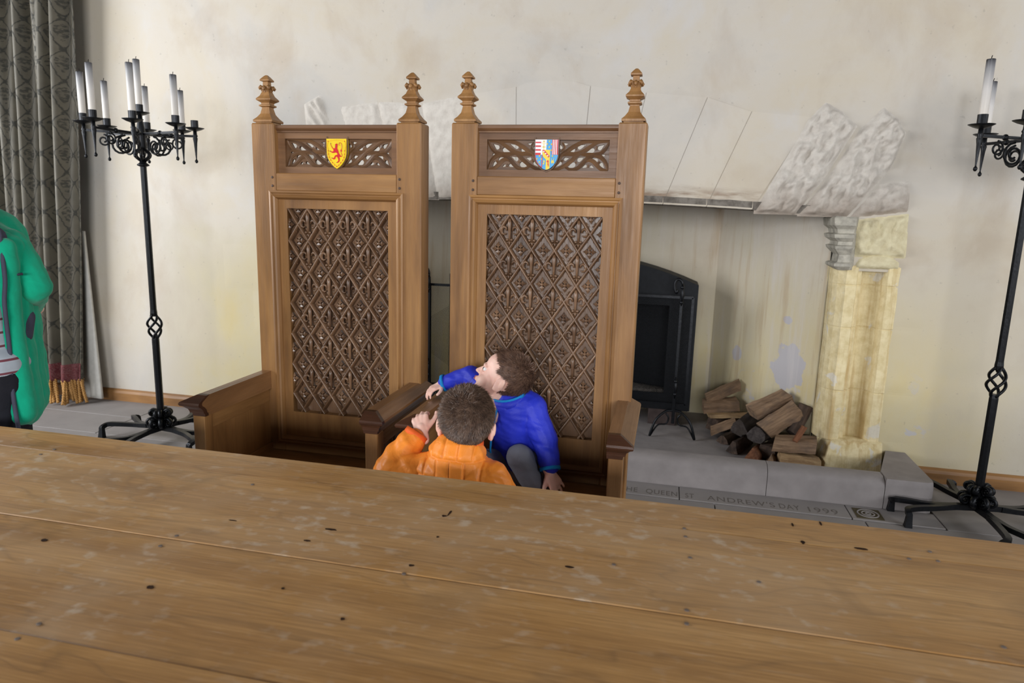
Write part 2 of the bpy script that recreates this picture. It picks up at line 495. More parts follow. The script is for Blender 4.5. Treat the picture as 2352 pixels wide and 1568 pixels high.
class MB:
    def __init__(self):
        self.v, self.f = [], []

    def add(self, vs_, fs):
        b = len(self.v)
        self.v += [tuple(p) for p in vs_]
        self.f += [tuple(i + b for i in f) for f in fs]
        return self

    def box(self, x0, x1, y0, y1, z0, z1, bev=0.0):
        if bev <= 0:
            vs_ = [(x, y, z) for z in (z0, z1) for y in (y0, y1) for x in (x0, x1)]
            fs = [(0, 2, 3, 1), (4, 5, 7, 6), (0, 1, 5, 4), (2, 6, 7, 3), (0, 4, 6, 2), (1, 3, 7, 5)]
            return self.add(vs_, fs)
        bm = bmesh.new()
        bmesh.ops.create_cube(bm, size=1.0)
        for w in bm.verts:
            w.co = V(((x0 + x1) / 2 + w.co.x * (x1 - x0), (y0 + y1) / 2 + w.co.y * (y1 - y0), (z0 + z1) / 2 + w.co.z * (z1 - z0)))
        bmesh.ops.bevel(bm, geom=bm.edges[:], offset=bev, segments=1, affect='EDGES', profile=0.5)
        self.bm(bm)
        return self

    def bm(self, bm, mtx=None):
        bm.verts.index_update()
        vs_ = [(mtx @ w.co) if mtx else w.co.copy() for w in bm.verts]
        self.add(vs_, [[w.index for w in f.verts] for f in bm.faces])
        bm.free()
        return self

    def loft(self, loops, cap=True, closed=False):
        n = len(loops[0])
        vs_ = [p for l in loops for p in l]
        fs = []
        m = len(loops)
        for i in range(m if closed else m - 1):
            for j in range(n):
                a, b = i * n + j, i * n + (j + 1) % n
                c, d = ((i + 1) % m) * n + (j + 1) % n, ((i + 1) % m) * n + j
                fs.append((a, b, c, d))
        if cap and not closed:
            fs.append(tuple(reversed(range(n))))
            fs.append(tuple((m - 1) * n + j for j in range(n)))
        return self.add(vs_, fs)

    def tube(self, path, rad, n=8, flat=1.0, upv=None, closed=False):
        pts = [V(p) for p in path]
        m = len(pts)
        if not hasattr(rad, '__len__'):
            rad = [rad] * m
        loops = []
        prev = None
        for i, p in enumerate(pts):
            if closed:
                t = pts[(i + 1) % m] - pts[i - 1]
            else:
                t = pts[min(i + 1, m - 1)] - pts[max(i - 1, 0)]
            if t.length < 1e-9:
                t = V((0, 0, 1))
            t.normalize()
            if prev is None:
                a = V(upv) if upv else (V((0, 0, 1)) if abs(t.z) < 0.9 else V((1, 0, 0)))
                nn = (a - t * a.dot(t)).normalized()
            else:
                nn = prev - t * prev.dot(t)
                nn = nn.normalized() if nn.length > 1e-6 else V((1, 0, 0))
            prev = nn
            bb = t.cross(nn)
            off = PI / 4 if n == 4 else 0
            loops.append([p + nn * (math.cos(2 * PI * k / n + off) * rad[i]) + bb * (math.sin(2 * PI * k / n + off) * rad[i] * flat) for k in range(n)])
        return self.loft(loops, True, closed)

    def lathe(self, prof, n=16, c=(0, 0, 0), off=0.0):
        loops = [[(c[0] + r * math.cos(2 * PI * k / n + off), c[1] + r * math.sin(2 * PI * k / n + off), c[2] + z) for k in range(n)] for r, z in prof]
        return self.loft(loops)

    def sphere(self, c, r, n=10, sc=(1, 1, 1)):
        prof = [(max(1e-5, r * math.sin(PI * i / (n // 2 + 1))), -r * math.cos(PI * i / (n // 2 + 1))) for i in range(n // 2 + 2)]
        loops = [[(c[0] + q * math.cos(2 * PI * k / n) * sc[0], c[1] + q * math.sin(2 * PI * k / n) * sc[1], c[2] + z * sc[2]) for k in range(n)] for q, z in prof]
        return self.loft(loops)

    def prism(self, poly, y0, y1):
        """poly in (x,z) extruded along y"""
        a = [(x, y0, z) for x, z in poly]
        b = [(x, y1, z) for x, z in poly]
        return self.loft([a, b])

    def mesh(self, name, mat, smooth=False, fix=True):
        me = bpy.data.meshes.new(name)
        me.from_pydata(self.v, [], self.f)
        if fix:
            bm = bmesh.new()
            bm.from_mesh(me)
            bmesh.ops.recalc_face_normals(bm, faces=bm.faces)
            bm.to_mesh(me)
            bm.free()
        if mat is not None:
            me.materials.append(M[mat] if isinstance(mat, str) else mat)
        if smooth:
            for p in me.polygons:
                p.use_smooth = True
        return me

    def build(self, name, mat, parent=None, smooth=False, fix=True):
        return link(bpy.data.objects.new(name, self.mesh(name, mat, smooth, fix)), parent)


def obj(name, me, parent=None, loc=None):
    o = bpy.data.objects.new(name, me)
    if loc is not None:
        o.location = loc
    return link(o, parent)


def smooth_by_angle(o, ang=40):
    me = o.data if hasattr(o, 'data') else o
    for p in me.polygons:
        p.use_smooth = True
    try:
        me.set_sharp_from_angle(angle=R(ang))
    except Exception:
        pass
    return o


def bake(o_tmp, name, mat):
    """evaluated mesh of a temporary object"""
    dg = bpy.context.evaluated_depsgraph_get()
    dg.update()
    me = bpy.data.meshes.new_from_object(o_tmp.evaluated_get(dg))
    me.name = name
    bpy.data.objects.remove(o_tmp, do_unlink=True)
    me.materials.clear()
    if mat:
        me.materials.append(M[mat] if isinstance(mat, str) else mat)
    return me


def fill_mesh(name, loops, depth, mat, bevel=0.0):
    """flat plate in local XZ (front at -y) from closed 2D loops; inner loops are holes"""
    cu = bpy.data.curves.new(name, 'CURVE')
    cu.dimensions = '2D'
    cu.fill_mode = 'BOTH'
    cu.extrude = depth / 2
    cu.bevel_depth = bevel
    cu.bevel_resolution = 0
    for lp in loops:
        s = cu.splines.new('POLY')
        s.points.add(len(lp) - 1)
        for p, (x, z) in zip(s.points, lp):
            p.co = (x, z, 0, 1)
        s.use_cyclic_u = True
    o = bpy.data.objects.new(name, cu)
    COL.objects.link(o)
    me = bake(o, name, mat)
    bpy.data.curves.remove(cu)
    me.transform(Matrix.Rotation(PI / 2, 4, 'X'))
    return me


def text_mesh(name, body, size, mat, depth=0.002):
    cu = bpy.data.curves.new(name, 'FONT')
    cu.body = body
    cu.size = size
    cu.extrude = depth / 2
    cu.space_character = 1.12
    o = bpy.data.objects.new(name, cu)
    COL.objects.link(o)
    me = bake(o, name, mat)
    bpy.data.curves.remove(cu)
    return me


def catmull(pts, n=6, closed=False):
    P = [V(p) for p in pts]
    m = len(P)
    out = []
    for i in range(m if closed else m - 1):
        if closed:
            a, b, c, d = P[i - 1], P[i], P[(i + 1) % m], P[(i + 2) % m]
        else:
            a, b, c, d = P[max(i - 1, 0)], P[i], P[i + 1], P[min(i + 2, m - 1)]
        for k in range(n):
            t = k / n
            out.append(0.5 * ((2 * b) + (c - a) * t + (2 * a - 5 * b + 4 * c - d) * t * t + (3 * b - a - 3 * c + d) * t ** 3))
    if not closed:
        out.append(P[-1])
    return out


def copy_tree(o, parent=None):
    c = o.copy()
    COL.objects.link(c)
    c.parent = parent
    for ch in [x for x in bpy.data.objects if x.parent == o]:
        copy_tree(ch, c)
    return c


# ------------------------------------------------------------------ SETTING: floor, back wall with fireplace
WY = 4.30            # face of the back wall
OL_X, OR_X = -2.50, 0.95   # fireplace opening


def soffit(x):
    return 1.525 + 0.055 * max(0.0, 1 - ((x + 0.77) / 1.72) ** 2)


floor = MB().box(-7.0, 6.0, -4.0, 5.6, -0.12, -0.012).build('floor', 'slab_joint')
struct(floor)
random.seed(4)
ys = [2.10, 2.62, 3.12, 3.60]
slab_cache = {}
for r_ in range(len(ys) - 1):
    x = -5.6 + 0.31 * (r_ % 2)
    while x < 3.2:
        w = 0.74
        key = (r_,)
        if key not in slab_cache:
            slab_cache[key] = MB().box(0.003, w - 0.003, ys[r_] + 0.003, ys[r_ + 1] - 0.003, -0.03, 0.0, 0.002).mesh('slab', 'slab')
        obj('slab', slab_cache[key], floor, (x, 0, 0))
        x += w
for (xa, xb) in ((-5.6, -4.5), (-4.5, -3.6), (-3.6, -2.9), (-2.9, -2.4), (1.44, 2.15), (2.15, 2.9)):
    for (ya, yb) in ((3.60, 3.95), (3.95, 4.30)):
        MB().box(xa + 0.003, xb - 0.003, ya + 0.003, yb - 0.003, -0.03, 0.0, 0.002).build('slab', 'slab', floor)
for (ya, yb) in ((-0.4, 0.4), (0.4, 1.3), (1.3, 2.1)):
    for k in range(9):
        MB().box(-5.6 + k, -4.606 + k, ya + 0.003, yb - 0.003, -0.03, 0.0, 0.002).build('slab', 'slab', floor)
# inscribed slabs in front of the kerb
islabs = [(-2.4, -0.72), (-0.72, 0.140), (0.140, 1.005), (1.005, 1.44)]


def word(body, x0, x1, parent):
    me = text_mesh('lettering', body, 0.088, 'carve')
    xs0 = [v.co.x for v in me.vertices]
    k = (x1 - x0) / (max(xs0) - min(xs0))
    o = obj('lettering', me, parent, (x0 - min(xs0) * k, 3.632, 0.0035))
    o.scale = (k, 1, 1)


for i, (xa, xb) in enumerate(islabs):
    s_ = MB().box(xa, xb - 0.005, 3.606, 3.782, -0.03, 0.004, 0.002).build('inscribed_slab', 'slab', floor)
    if i == 1:
        word('THE', -0.185, -0.088, s_)
        word('QUEEN', -0.042, 0.126, s_)
    if i == 2:
        word('ST', 0.170, 0.215, s_)
        word("ANDREW'S", 0.285, 0.632, s_)
        word('DAY', 0.655, 0.757, s_)
        word('1999', 0.800, 0.945, s_)
    if i == 3:
        rc = s_
# carved roundel in the square of the last slab
rm = MB().box(1.030, 1.160, 3.622, 3.746, 0.0, 0.0065)
rd = rm.build('carved_square', 'roundel', rc)
for rr in (0.050, 0.030, 0.012):
    MB().tube([(1.095 + rr * math.cos(a), 3.684 + rr * math.sin(a), 0.0062) for a in [2 * PI * k / 28 for k in range(28)]], 0.0042, 6, 1, None, True).build('carved_ring', 'slab', rd, True)

# back wall, front face and soffit
wb = MB()
NX = 24
xs = [OL_X + (OR_X - OL_X) * i / NX for i in range(NX + 1)]
TOPZ = 4.2
wb.add([(-7.0, WY, 0), (OL_X, WY, 0), (OL_X, WY, TOPZ), (-7.0, WY, TOPZ)], [(0, 1, 2, 3)])
wb.add([(OR_X, WY, 1.22), (6.0, WY, 1.22), (6.0, WY, TOPZ), (OR_X, WY, TOPZ)], [(0, 1, 2, 3)])
wb.add([(1.26, WY, 0), (6.0, WY, 0), (6.0, WY, 1.22), (1.26, WY, 1.22)], [(0, 1, 2, 3)])
for i in range(NX):
    a, b = xs[i], xs[i + 1]
    wb.add([(a, WY, soffit(a)), (b, WY, soffit(b)), (b, WY, TOPZ), (a, WY, TOPZ)], [(0, 1, 2, 3)])
    wb.add([(a, WY, soffit(a)), (b, WY, soffit(b)), (b, WY + 0.34, soffit(b)), (a, WY + 0.34, soffit(a))], [(0, 1, 2, 3)])
    wb.add([(a, WY + 0.34, soffit(a)), (b, WY + 0.34, soffit(b)), (b, WY + 0.34, 2.6), (a, WY + 0.34, 2.6)], [(0, 1, 2, 3)])
wb.add([(-7.0, 4.8, 0), (-7, WY, 0), (-7, WY, TOPZ), (-7, 4.8, TOPZ)], [(0, 1, 2, 3)])
wb.add([(-7.0, WY, TOPZ), (6, WY, TOPZ), (6, 5.6, TOPZ), (-7, 5.6, TOPZ)], [(0, 1, 2, 3)])
wall = struct(wb.build('wall_back', 'plaster'))
struct(MB().box(-7.1, -6.9, -4.0, 4.8, -0.12, TOPZ).build('wall_left', 'plaster'))
struct(MB().box(6.0, 6.2, -4.0, 4.8, -0.12, TOPZ).build('wall_right', 'plaster'))
# splayed sides, back and flue of the recess
inn = MB()
pl = [(OL_X, WY), (OL_X + 0.02, WY + 0.15), (-1.90, 5.35), (0.35, 5.35), (0.93, 4.45), (0.93, 4.42)]
for a, b in zip(pl[:-1], pl[1:]):
    inn.add([(a[0], a[1], -0.01), (b[0], b[1], -0.01), (b[0], b[1], 2.6), (a[0], a[1], 2.6)], [(0, 1, 2, 3)])
inn.add([(-2.5, 4.3, 2.6), (1.0, 4.3, 2.6), (1.0, 5.4, 2.6), (-2.5, 5.4, 2.6)], [(0, 1, 2, 3)])  # unseen lid over the flue, added to stop light leaking in
inn.build('fireplace_recess', 'plaster_in', wall)
MB().box(-2.49, 0.94, 3.88, 5.40, -0.02, 0.002).build('hearth_floor', 'stone', wall)


def inside(p, poly):
    c = False
    j = len(poly) - 1
    for i in range(len(poly)):
        a, b = poly[i], poly[j]
        if (a[1] > p[1]) != (b[1] > p[1]) and p[0] < (b[0] - a[0]) * (p[1] - a[1]) / (b[1] - a[1]) + a[0]:
            c = not c
        j = i
    return c


def edge_dist(p, poly):
    d = 9.0
    P = V((p[0], p[1]))
    for i in range(len(poly)):
        a, b = V(poly[i]), V(poly[(i + 1) % len(poly)])
        t = max(0, min(1, (P - a).dot(b - a) / max(1e-9, (b - a).length_squared)))
        d = min(d, (P - a - (b - a) * t).length)
    return d


def relief(poly, mat, proud, rough_, step=0.014, fall=0.016, seed=0.0, slant=0.6, name='voussoir', parent=wall):
    """a stone standing proud of the wall, tooled face built as relief"""
    x0, x1 = min(p[0] for p in poly), max(p[0] for p in poly)
    z0, z1 = min(p[1] for p in poly), max(p[1] for p in poly)
    nx, nz = int((x1 - x0) / step) + 2, int((z1 - z0) / step) + 2
    idx, vs_, fs = {}, [], []
    for i in range(nx + 1):
        for j in range(nz + 1):
            p = (x0 + i * step, z0 + j * step)
            ins = inside(p, poly)
            d = edge_dist(p, poly)
            if not ins and d > step * 1.2:
                continue
            h = 0.0
            if ins:
                e = min(1.0, d / fall)
                e = e * e * (3 - 2 * e)
                q = V((p[0] * 24 + p[1] * 24 * slant * -1.0 + seed, p[1] * 12 + p[0] * 8, seed))
                nn = noise.noise(q) * 0.9 + 0.45 * noise.noise(q * 2.3)
                h = e * (proud + rough_ * nn)
                h = max(0.0, h)
            idx[(i, j)] = len(vs_)
            vs_.append((p[0], WY - h - (0.0004 if ins else -0.002), p[1]))
    for i in range(nx):
        for j in range(nz):
            k = [(i, j), (i + 1, j), (i + 1, j + 1), (i, j + 1)]
            if all(q in idx for q in k):
                fs.append(tuple(idx[q] for q in k))
    mb = MB()
    mb.add(vs_, fs)
    o = mb.build(name, mat, parent, True, False)
    return o


# joints of the flat arch: (bottom x) -> (top x, top z)
J = [(-0.57, -0.53, 2.25), (-0.32, -0.20, 2.21), (-0.064, 0.149, 2.18), (0.19, 0.40, 2.10), (0.45, 0.73, 2.07)]
JL = [(-0.97, -0.985, 2.25), (-1.22, -1.29, 2.21), (-1.488, -1.60, 2.16), (-1.74, -1.90, 2.17), (-1.99, -2.16, 2.14)]


def lin(a, b, t):
    return a + (b - a) * t


def vous(j0, j1, mat, proud, rgh, seed, top=None):
    gz = 0.002
    b0, b1 = (j0[0] + gz, soffit(j0[0])), (j1[0] - gz, soffit(j1[0]))
    poly = [b0, b1, (j1[1] - gz, j1[2])] + (top or []) + [(j0[1] + gz, j0[2])]
    if rgh < 0.006:
        return MB().prism(poly, WY - proud, WY + 0.01).build('voussoir', mat, wall)
    return relief(poly, mat, proud, rgh, 0.014, 0.03, seed)


vous(JL[0], J[0], 'plaster_stone', 0.005, 0.001, 1, [(-0.62, 2.275), (-0.77, 2.285), (-0.92, 2.275)])
for i in range(4):
    vous(J[i], J[i + 1], 'plaster_stone', 0.004, 0.001, 3 + i)
for i in range(4):
    rg = 0.002 if i < 1 else 0.008
    vous(JL[i + 1], JL[i], 'plaster_stone' if i < 1 else 'rough_stone', 0.004 if i < 1 else 0.014, rg, 9 + i)
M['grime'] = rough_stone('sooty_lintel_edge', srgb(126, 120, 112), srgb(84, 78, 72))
jx = [-2.49, -2.24, -1.99, -1.74, -1.488, -1.22, -0.97, -0.57, -0.32, -0.064, 0.19, 0.45, 0.695, 0.945]
for a, b in zip(jx[:-1], jx[1:]):
    mb = MB()
    lps = []
    for q in range(5):
        x = lin(a + 0.002, b - 0.002, q / 4)
        z = soffit(x)
        w_ = 0.006 * noise.noise(V((x * 11, 0, 2)))
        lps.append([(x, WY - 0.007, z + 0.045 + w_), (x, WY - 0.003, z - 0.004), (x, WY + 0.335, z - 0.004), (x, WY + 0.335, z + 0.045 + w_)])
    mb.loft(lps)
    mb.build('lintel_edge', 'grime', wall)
# rough tooled springers, right hand
relief([(0.46, 1.532), (0.69, 1.527), (0.83, 1.74), (0.97, 2.02), (0.88, 2.10), (0.79, 2.15), (0.70, 2.05)], 'rough_stone', 0.030, 0.034, 0.008, 0.03, 21)
relief([(0.70, 1.527), (0.965, 1.52), (1.10, 1.70), (1.17, 1.80), (1.22, 1.98), (1.17, 2.06), (1.09, 2.12), (0.98, 2.00), (0.84, 1.73)], 'rough_stone', 0.030, 0.034, 0.008, 0.03, 33)
relief([(0.975, 1.515), (1.28, 1.56), (1.275, 1.73), (1.12, 1.71)], 'rough_stone', 0.026, 0.030, 0.009, 0.03, 41)
relief([(1.03, 1.30), (1.30, 1.30), (1.285, 1.55), (0.985, 1.505)], 'rough_stone_y', 0.026, 0.030, 0.009, 0.03, 47, 0.2)
# left hand springers (behind the thrones)
relief([(-2.23, 1.527), (-2.0, 1.53), (-2.17, 1.86), (-2.30, 2.22), (-2.42, 2.16), (-2.40, 1.95)], 'rough_stone', 0.026, 0.028, 0.009, 0.03, 55, -0.6)
relief([(-2.49, 1.52), (-2.24, 1.527), (-2.41, 1.93), (-2.62, 2.02), (-2.74, 1.86)], 'rough_stone', 0.026, 0.028, 0.009, 0.03, 61, -0.6)
# faint jamb blocks at the left of the opening
for k, (z0, z1, xa) in enumerate(((0.92, 1.23, -3.08), (0.60, 0.90, -2.86))):
    relief([(xa, z0), (-2.51, z0), (-2.51, z1), (xa, z1)], 'plaster', 0.003, 0.001, 0.02, 0.05, 70 + k, 0.0, 'jamb_block')
# jamb blocks right of the shaft
for k, (z0, z1, xb) in enumerate(((0.91, 1.27, 1.45), (0.52, 0.90, 1.40), (0.22, 0.51, 1.46))):
    relief([(1.27, z0), (xb, z0), (xb, z1), (1.27, z1)], 'plaster', 0.004, 0.002, 0.02, 0.04, 80 + k, 0.0, 'jamb_block')

# moulded right jamb: hollow, fillet, hollow, roll
prof = [(0.93, 4.45), (0.935, 4.40), (0.945, 4.36), (0.965, 4.325), (0.99, 4.302), (1.00, 4.288), (1.055, 4.288), (1.062, 4.30), (1.065, 4.318),
        (1.085, 4.318), (1.092, 4.335), (1.098, 4.365), (1.12, 4.385), (1.15, 4.385), (1.18, 4.37), (1.20, 4.345), (1.21, 4.315), (1.222, 4.292), (1.245, 4.288), (1.28, 4.298), (1.29, 4.31)]
for (z0, z1) in ((0.20, 0.508), (0.508, 0.888), (0.888, 1.138), (1.138, 1.25)):
    mb = MB()
    lv = [z0, z0 + 0.006, lin(z0, z1, 0.25), lin(z0, z1, 0.5), lin(z0, z1, 0.75), z1 - 0.006, z1]
    for a, b in zip(lv[:-1], lv[1:]):
        for p, q in zip(prof[:-1], prof[1:]):
            w = lambda pt, zz: (pt[0] + 0.004 * noise.noise(V((pt[0] * 9, zz * 9, 3))), pt[1] + (0.005 if min(zz - z0, z1 - zz) < 0.002 else 0.0) + 0.004 * noise.noise(V((pt[0] * 9, zz * 9, 7))), zz)
            mb.add([w(p, a), w(q, a), w(q, b), w(p, b)], [(0, 1, 2, 3)])
    o = mb.build('jamb_stone', 'jamb', wall, False, False)
    smooth_by_angle(o, 50)
# capital on the inner shaft
cap = [(1.225, 0.005), (1.245, 0.030), (1.26, 0.030), (1.27, 0.010), (1.31, 0.004), (1.345, 0.034), (1.36, 0.038), (1.365, 0.022), (1.385, 0.020), (1.405, 0.045), (1.425, 0.050), (1.432, 0.030), (1.455, 0.034), (1.475, 0.055), (1.515, 0.060), (1.525, 0.05)]
mb = MB()
mb.loft([[(0.945 - o_, WY - 0.03 - o_, z), (1.0, WY - 0.03 - o_, z), (1.03, WY - 0.005, z), (1.03, 4.6, z), (0.945 - o_, 4.6, z)] for z, o_ in cap])
smooth_by_angle(mb.build('shaft_capital', 'cap_stone', wall), 25)
relief([(1.03, 1.235), (1.27, 1.235), (1.27, 1.27), (1.22, 1.31), (1.13, 1.32), (1.06, 1.29)], 'rough_stone_y', 0.022, 0.004, 0.01, 0.015, 90, 0, 'hood_stone')
# plinth under the jamb
mb = MB()
mb.loft([[(1.01 - o_, WY - 0.035 - o_, z), (1.17, WY - 0.055 - o_, z), (1.30, WY - 0.03 - o_, z), (1.30, 4.5, z), (0.96 - o_, 4.5, z)] for z, o_ in ((-0.01, 0.02), (0.05, 0.022), (0.12, 0.012), (0.17, 0.004), (0.205, -0.01), (0.215, -0.03))])
smooth_by_angle(mb.build('jamb_plinth', 'jamb', wall), 60)

# skirting
def skirting(name, x0, x1):
    mb = MB()
    pr = [(WY, 0.0), (WY - 0.022, 0.0), (WY - 0.022, 0.06), (WY - 0.016, 0.078), (WY - 0.006, 0.088), (WY, 0.09)]
    mb.loft([[(x, y, z) for y, z in pr] for x in (x0, x1)])
    return struct(mb.build(name, 'oak_x', None))


skirting('baseboard_left', -6.5, -2.52)
skirting('baseboard_right', 1.43, 5.5)

# hearth kerb: a raised fender of grey stone with a return to the wall
kerb = thing('hearth_kerb', (0, 0, 0), 'long grey stone kerb with rounded edge in front of the fireplace', 'kerb')
pr = [(3.785, 0.0), (3.785, 0.115), (3.79, 0.135), (3.805, 0.152), (3.825, 0.160), (3.84, 0.166), (3.90, 0.166), (3.90, 0.0)]
for xa, xb in ((-2.85, -1.6), (-1.597, -0.45), (-0.447, 0.60), (0.603, 1.19)):
    mb = MB().loft([[(x, y, z) for y, z in pr] for x in (xa, xb)])
    smooth_by_angle(mb.build('kerb_stone', 'stone', kerb), 30)
mb = MB()
ret = [(1.193, 3.785), (1.40, 3.785), (1.425, 3.80), (1.435, 3.83), (1.435, 4.295), (1.325, 4.298), (1.193, 3.905)]
mb.loft([[(1.30 + (x - 1.30) * s, 4.0 + (y - 4.0) * s2, z) for x, y in ret] for z, s, s2 in ((0, 1, 1), (0.135, 1, 1), (0.158, 0.985, 0.985), (0.168, 0.95, 0.96))])
smooth_by_angle(mb.build('kerb_return', 'stone', kerb), 30)

# ------------------------------------------------------------------ TABLE
TZ = 0.77
table = thing('long_table', (-0.5, 1.0, 0), 'long worn oak plank table in the foreground', 'table')
random.seed(11)
bounds = [0.30, 0.47, 0.848, 1.208, 1.578, 1.722]
for i in range(len(bounds) - 1):
    x0, x1 = -2.5, 2.6
    y0, y1 = bounds[i] - 1.0 + 0.0012, bounds[i + 1] - 1.0 - 0.0012
    dz = (0.0, 0.0008, -0.0006, 0.0004, -0.0003)[i]
    MB().box(x0, x1, y0, y1, TZ - 0.045 + dz, TZ + dz, 0.0018).build('plank', 'table', table)
for sx in (-1.6, 1.7):
    for yy in (-0.5, 0.52):
        MB().lathe([(0.05, 0), (0.055, 0.06), (0.04, 0.10), (0.06, 0.30), (0.045, 0.42), (0.06, 0.50), (0.06, 0.60)], 14, (sx, yy, 0)).build('leg', 'oak_z', table, True)
    MB().box(sx - 0.04, sx + 0.04, -0.56, 0.58, 0.60, 0.724, 0.004).build('cross_rail', 'oak_y', table)
MB().box(-1.56, 1.66, -0.04, 0.04, 0.60, 0.72, 0.004).build('stretcher', 'oak_x', table)
# knots, splits and plugged nails seen on the boards (x, y, length, width)
for (x, y, a, b) in ((-0.492, 1.486, .009, .007), (-0.484, 1.505, .004, .022), (-0.719, 1.345, .024, .006), (-0.743, 1.281, .014, .005), (-0.959, 1.324, .018, .003), (-0.934, 1.029, .012, .007), (-0.482, 1.242, .009, .006), (-1.287, 1.128, .012, .007), (-0.532, 1.031, .006, .005),
                     (-0.162, 1.326, .016, .006), (0.343, 1.586, .008, .009), (0.468, 1.589, .024, .006), (-0.471, 1.378, .005, .005), (-0.689, 1.093, .005, .004), (0.335, 1.677, .004, .012), (0.404, 1.704, .004, .014)):
    mb = MB()
    n_ = 14
    a, b = a * 0.62, b * 0.7
    mb.loft([[(x + 0.5 + a * (1 + 0.35 * noise.noise(V((k * 1.3, x * 9, 0)))) * math.cos(2 * PI * k / n_), y - 1.0 + b * (1 + 0.4 * noise.noise(V((k * 1.7, x * 5, 4)))) * math.sin(2 * PI * k / n_), zz) for k in range(n_)] for zz in (TZ - 0.004, TZ + 0.0009)])
    mb.build('knot', 'knot', table)
nm = MB().lathe([(0.0045, 0), (0.0045, 0.0016), (0.003, 0.002)], 10).mesh('nail', 'nail')
for (x, y) in ((-0.484, 1.206), (-1.039, 1.524), (-1.03, 1.222), (-1.031, 1.173), (-1.031, 0.877), (-1.028, 0.833), (-0.072, 1.361), (0.077, 1.58), (0.079, 1.537), (0.087, 1.437), (0.618, 1.617), (0.62, 1.573), (0.56, 1.566), (0.076, 1.226), (0.075, 1.181), (0.222, 1.371), (0.619, 1.258), (-1.744, 1.592), (-1.744, 1.546)):
    obj('nail', nm, table, (x + 0.5, y - 1.0, TZ))

# ------------------------------------------------------------------ THRONES
TH_Y = 2.65


def cutoff(x0, z0, dx, dz, xa, xb, za, zb):
    """clip an infinite line to a rectangle"""
    t0, t1 = -60.0, 60.0
    for p, d, lo, hi in ((x0, dx, xa, xb), (z0, dz, za, zb)):
        ta, tb = (lo - p) / d, (hi - p) / d
        t0, t1 = max(t0, min(ta, tb)), min(t1, max(ta, tb))
    if t1 - t0 < 0.03:
        return None
    return (x0 + dx * t0, z0 + dz * t0), (x0 + dx * t1, z0 + dz * t1)


def rosette_bm():
    mb = MB()
    for k in range(4):
        a = k * PI / 2
        ca, sa = math.cos(a), math.sin(a)

        def P(r, t, h):
            return (r * ca - t * sa, -h, (r * sa + t * ca) * 1.12)
        pts = [P(0.004, 0, 0.007), P(0.011, -0.0095, 0.0045), P(0.0145, -0.005, 0.0035), P(0.0235, 0, 0.0025), P(0.0145, 0.005, 0.0035), P(0.011, 0.0095, 0.0045), P(0.013, 0, 0.0085)]
        bot = [P(0.004, 0, -0.016), P(0.009, -0.0075, -0.016), P(0.0125, -0.004, -0.016), P(0.019, 0, -0.016), P(0.0125, 0.004, -0.016), P(0.009, 0.0075, -0.016)]
        fs = [(6, i, (i + 1) % 6) for i in range(6)] + [(i, 7 + i, 7 + (i + 1) % 6, (i + 1) % 6) for i in range(6)]
        mb.add(pts + bot, fs)
    mb.lathe([(0.0062, -0.004), (0.0062, 0.008), (0.004, 0.0115), (0.0015, 0.0125)], 8)
    # turn the boss to face -y
    n = len(mb.v)
    mb.v = mb.v[:n - 32] + [(x, -z, y) for x, y, z in mb.v[n - 32:]]
    for s in (-1, 1):
        mb.tube([(s * 0.012, -0.001, 0.031), (s * 0.0125, -0.003, 0.040), (s * 0.009, -0.001, 0.048)], [0.0018, 0.0034, 0.0012], 5)
        mb.tube([(s * 0.017, -0.001, -0.020), (s * 0.012, -0.003, -0.029), (s * 0.005, -0.001, -0.036)], [0.0012, 0.0030, 0.0015], 5)
    return mb


def fleur_bm():
    mb = MB()
    mb.tube([(0, -0.001, 0.050), (0, -0.005, 0.042), (0, -0.007, 0.030), (0, -0.006, 0.010), (0, -0.005, -0.010), (0, -0.004, -0.034)], [0.002, 0.0065, 0.0082, 0.0065, 0.0048, 0.0045], 8, 0.9, (0, -1, 0))
    for s in (-1, 1):
        arc = [(s * (0.0205 + 0.0105 * math.cos(a)), -0.0035, 0.004 + 0.014 * math.sin(a)) for a in [PI * 1.0, PI * 0.75, PI * 0.5, PI * 0.25, 0, -PI * 0.25, -PI * 0.5, -PI * 0.75]]
        mb.tube(arc, [0.0045, 0.006, 0.0075, 0.0085, 0.008, 0.0065, 0.0045, 0.003], 6, 0.8, (0, -1, 0))
        mb.sphere((s * 0.0082, -0.006, -0.0285), 0.0052, 8)
        mb.tube([(s * 0.004, -0.002, -0.034), (s * 0.010, -0.002, -0.042), (s * 0.013, -0.001, -0.040)], [0.003, 0.003, 0.0015], 5)
    mb.tube([(-0.012, -0.004, -0.0285), (0.012, -0.004, -0.0285)], 0.003, 6)
    mb.tube([(0, -0.003, -0.032), (0, -0.003, -0.043), (0, -0.001, -0.052)], [0.004, 0.0045, 0.0015], 6)
    return mb


def clip_mesh(me, axis_x, keep_right, name):
    bm = bmesh.new()
    bm.from_mesh(me)
    bmesh.ops.bisect_plane(bm, geom=bm.verts[:] + bm.edges[:] + bm.faces[:], plane_co=axis_x, plane_no=keep_right, clear_inner=True)
    m2 = bpy.data.meshes.new(name)
    bm.to_mesh(m2)
    bm.free()
    m2.materials.append(me.materials[0])
    return m2


def teardrop(tip, c, r, n=14):
    tx, tz = tip
    dx, dz = tx - c[0], tz - c[1]
    L = math.hypot(dx, dz)
    base = math.atan2(dz, dx)
    al = math.acos(min(0.98, r / L))
    pts = [(tx, tz)]
    for i in range(n + 1):
        a = base + al + (2 * PI - 2 * al) * i / n
        pts.append((c[0] + r * math.cos(a), c[1] + r * math.sin(a)))
    return pts


def tq(cx, cy):
    return ((cx - 1607) / 917.0 * 0.237, 1.774 - (cy - 465) / 520.0 * 0.112)


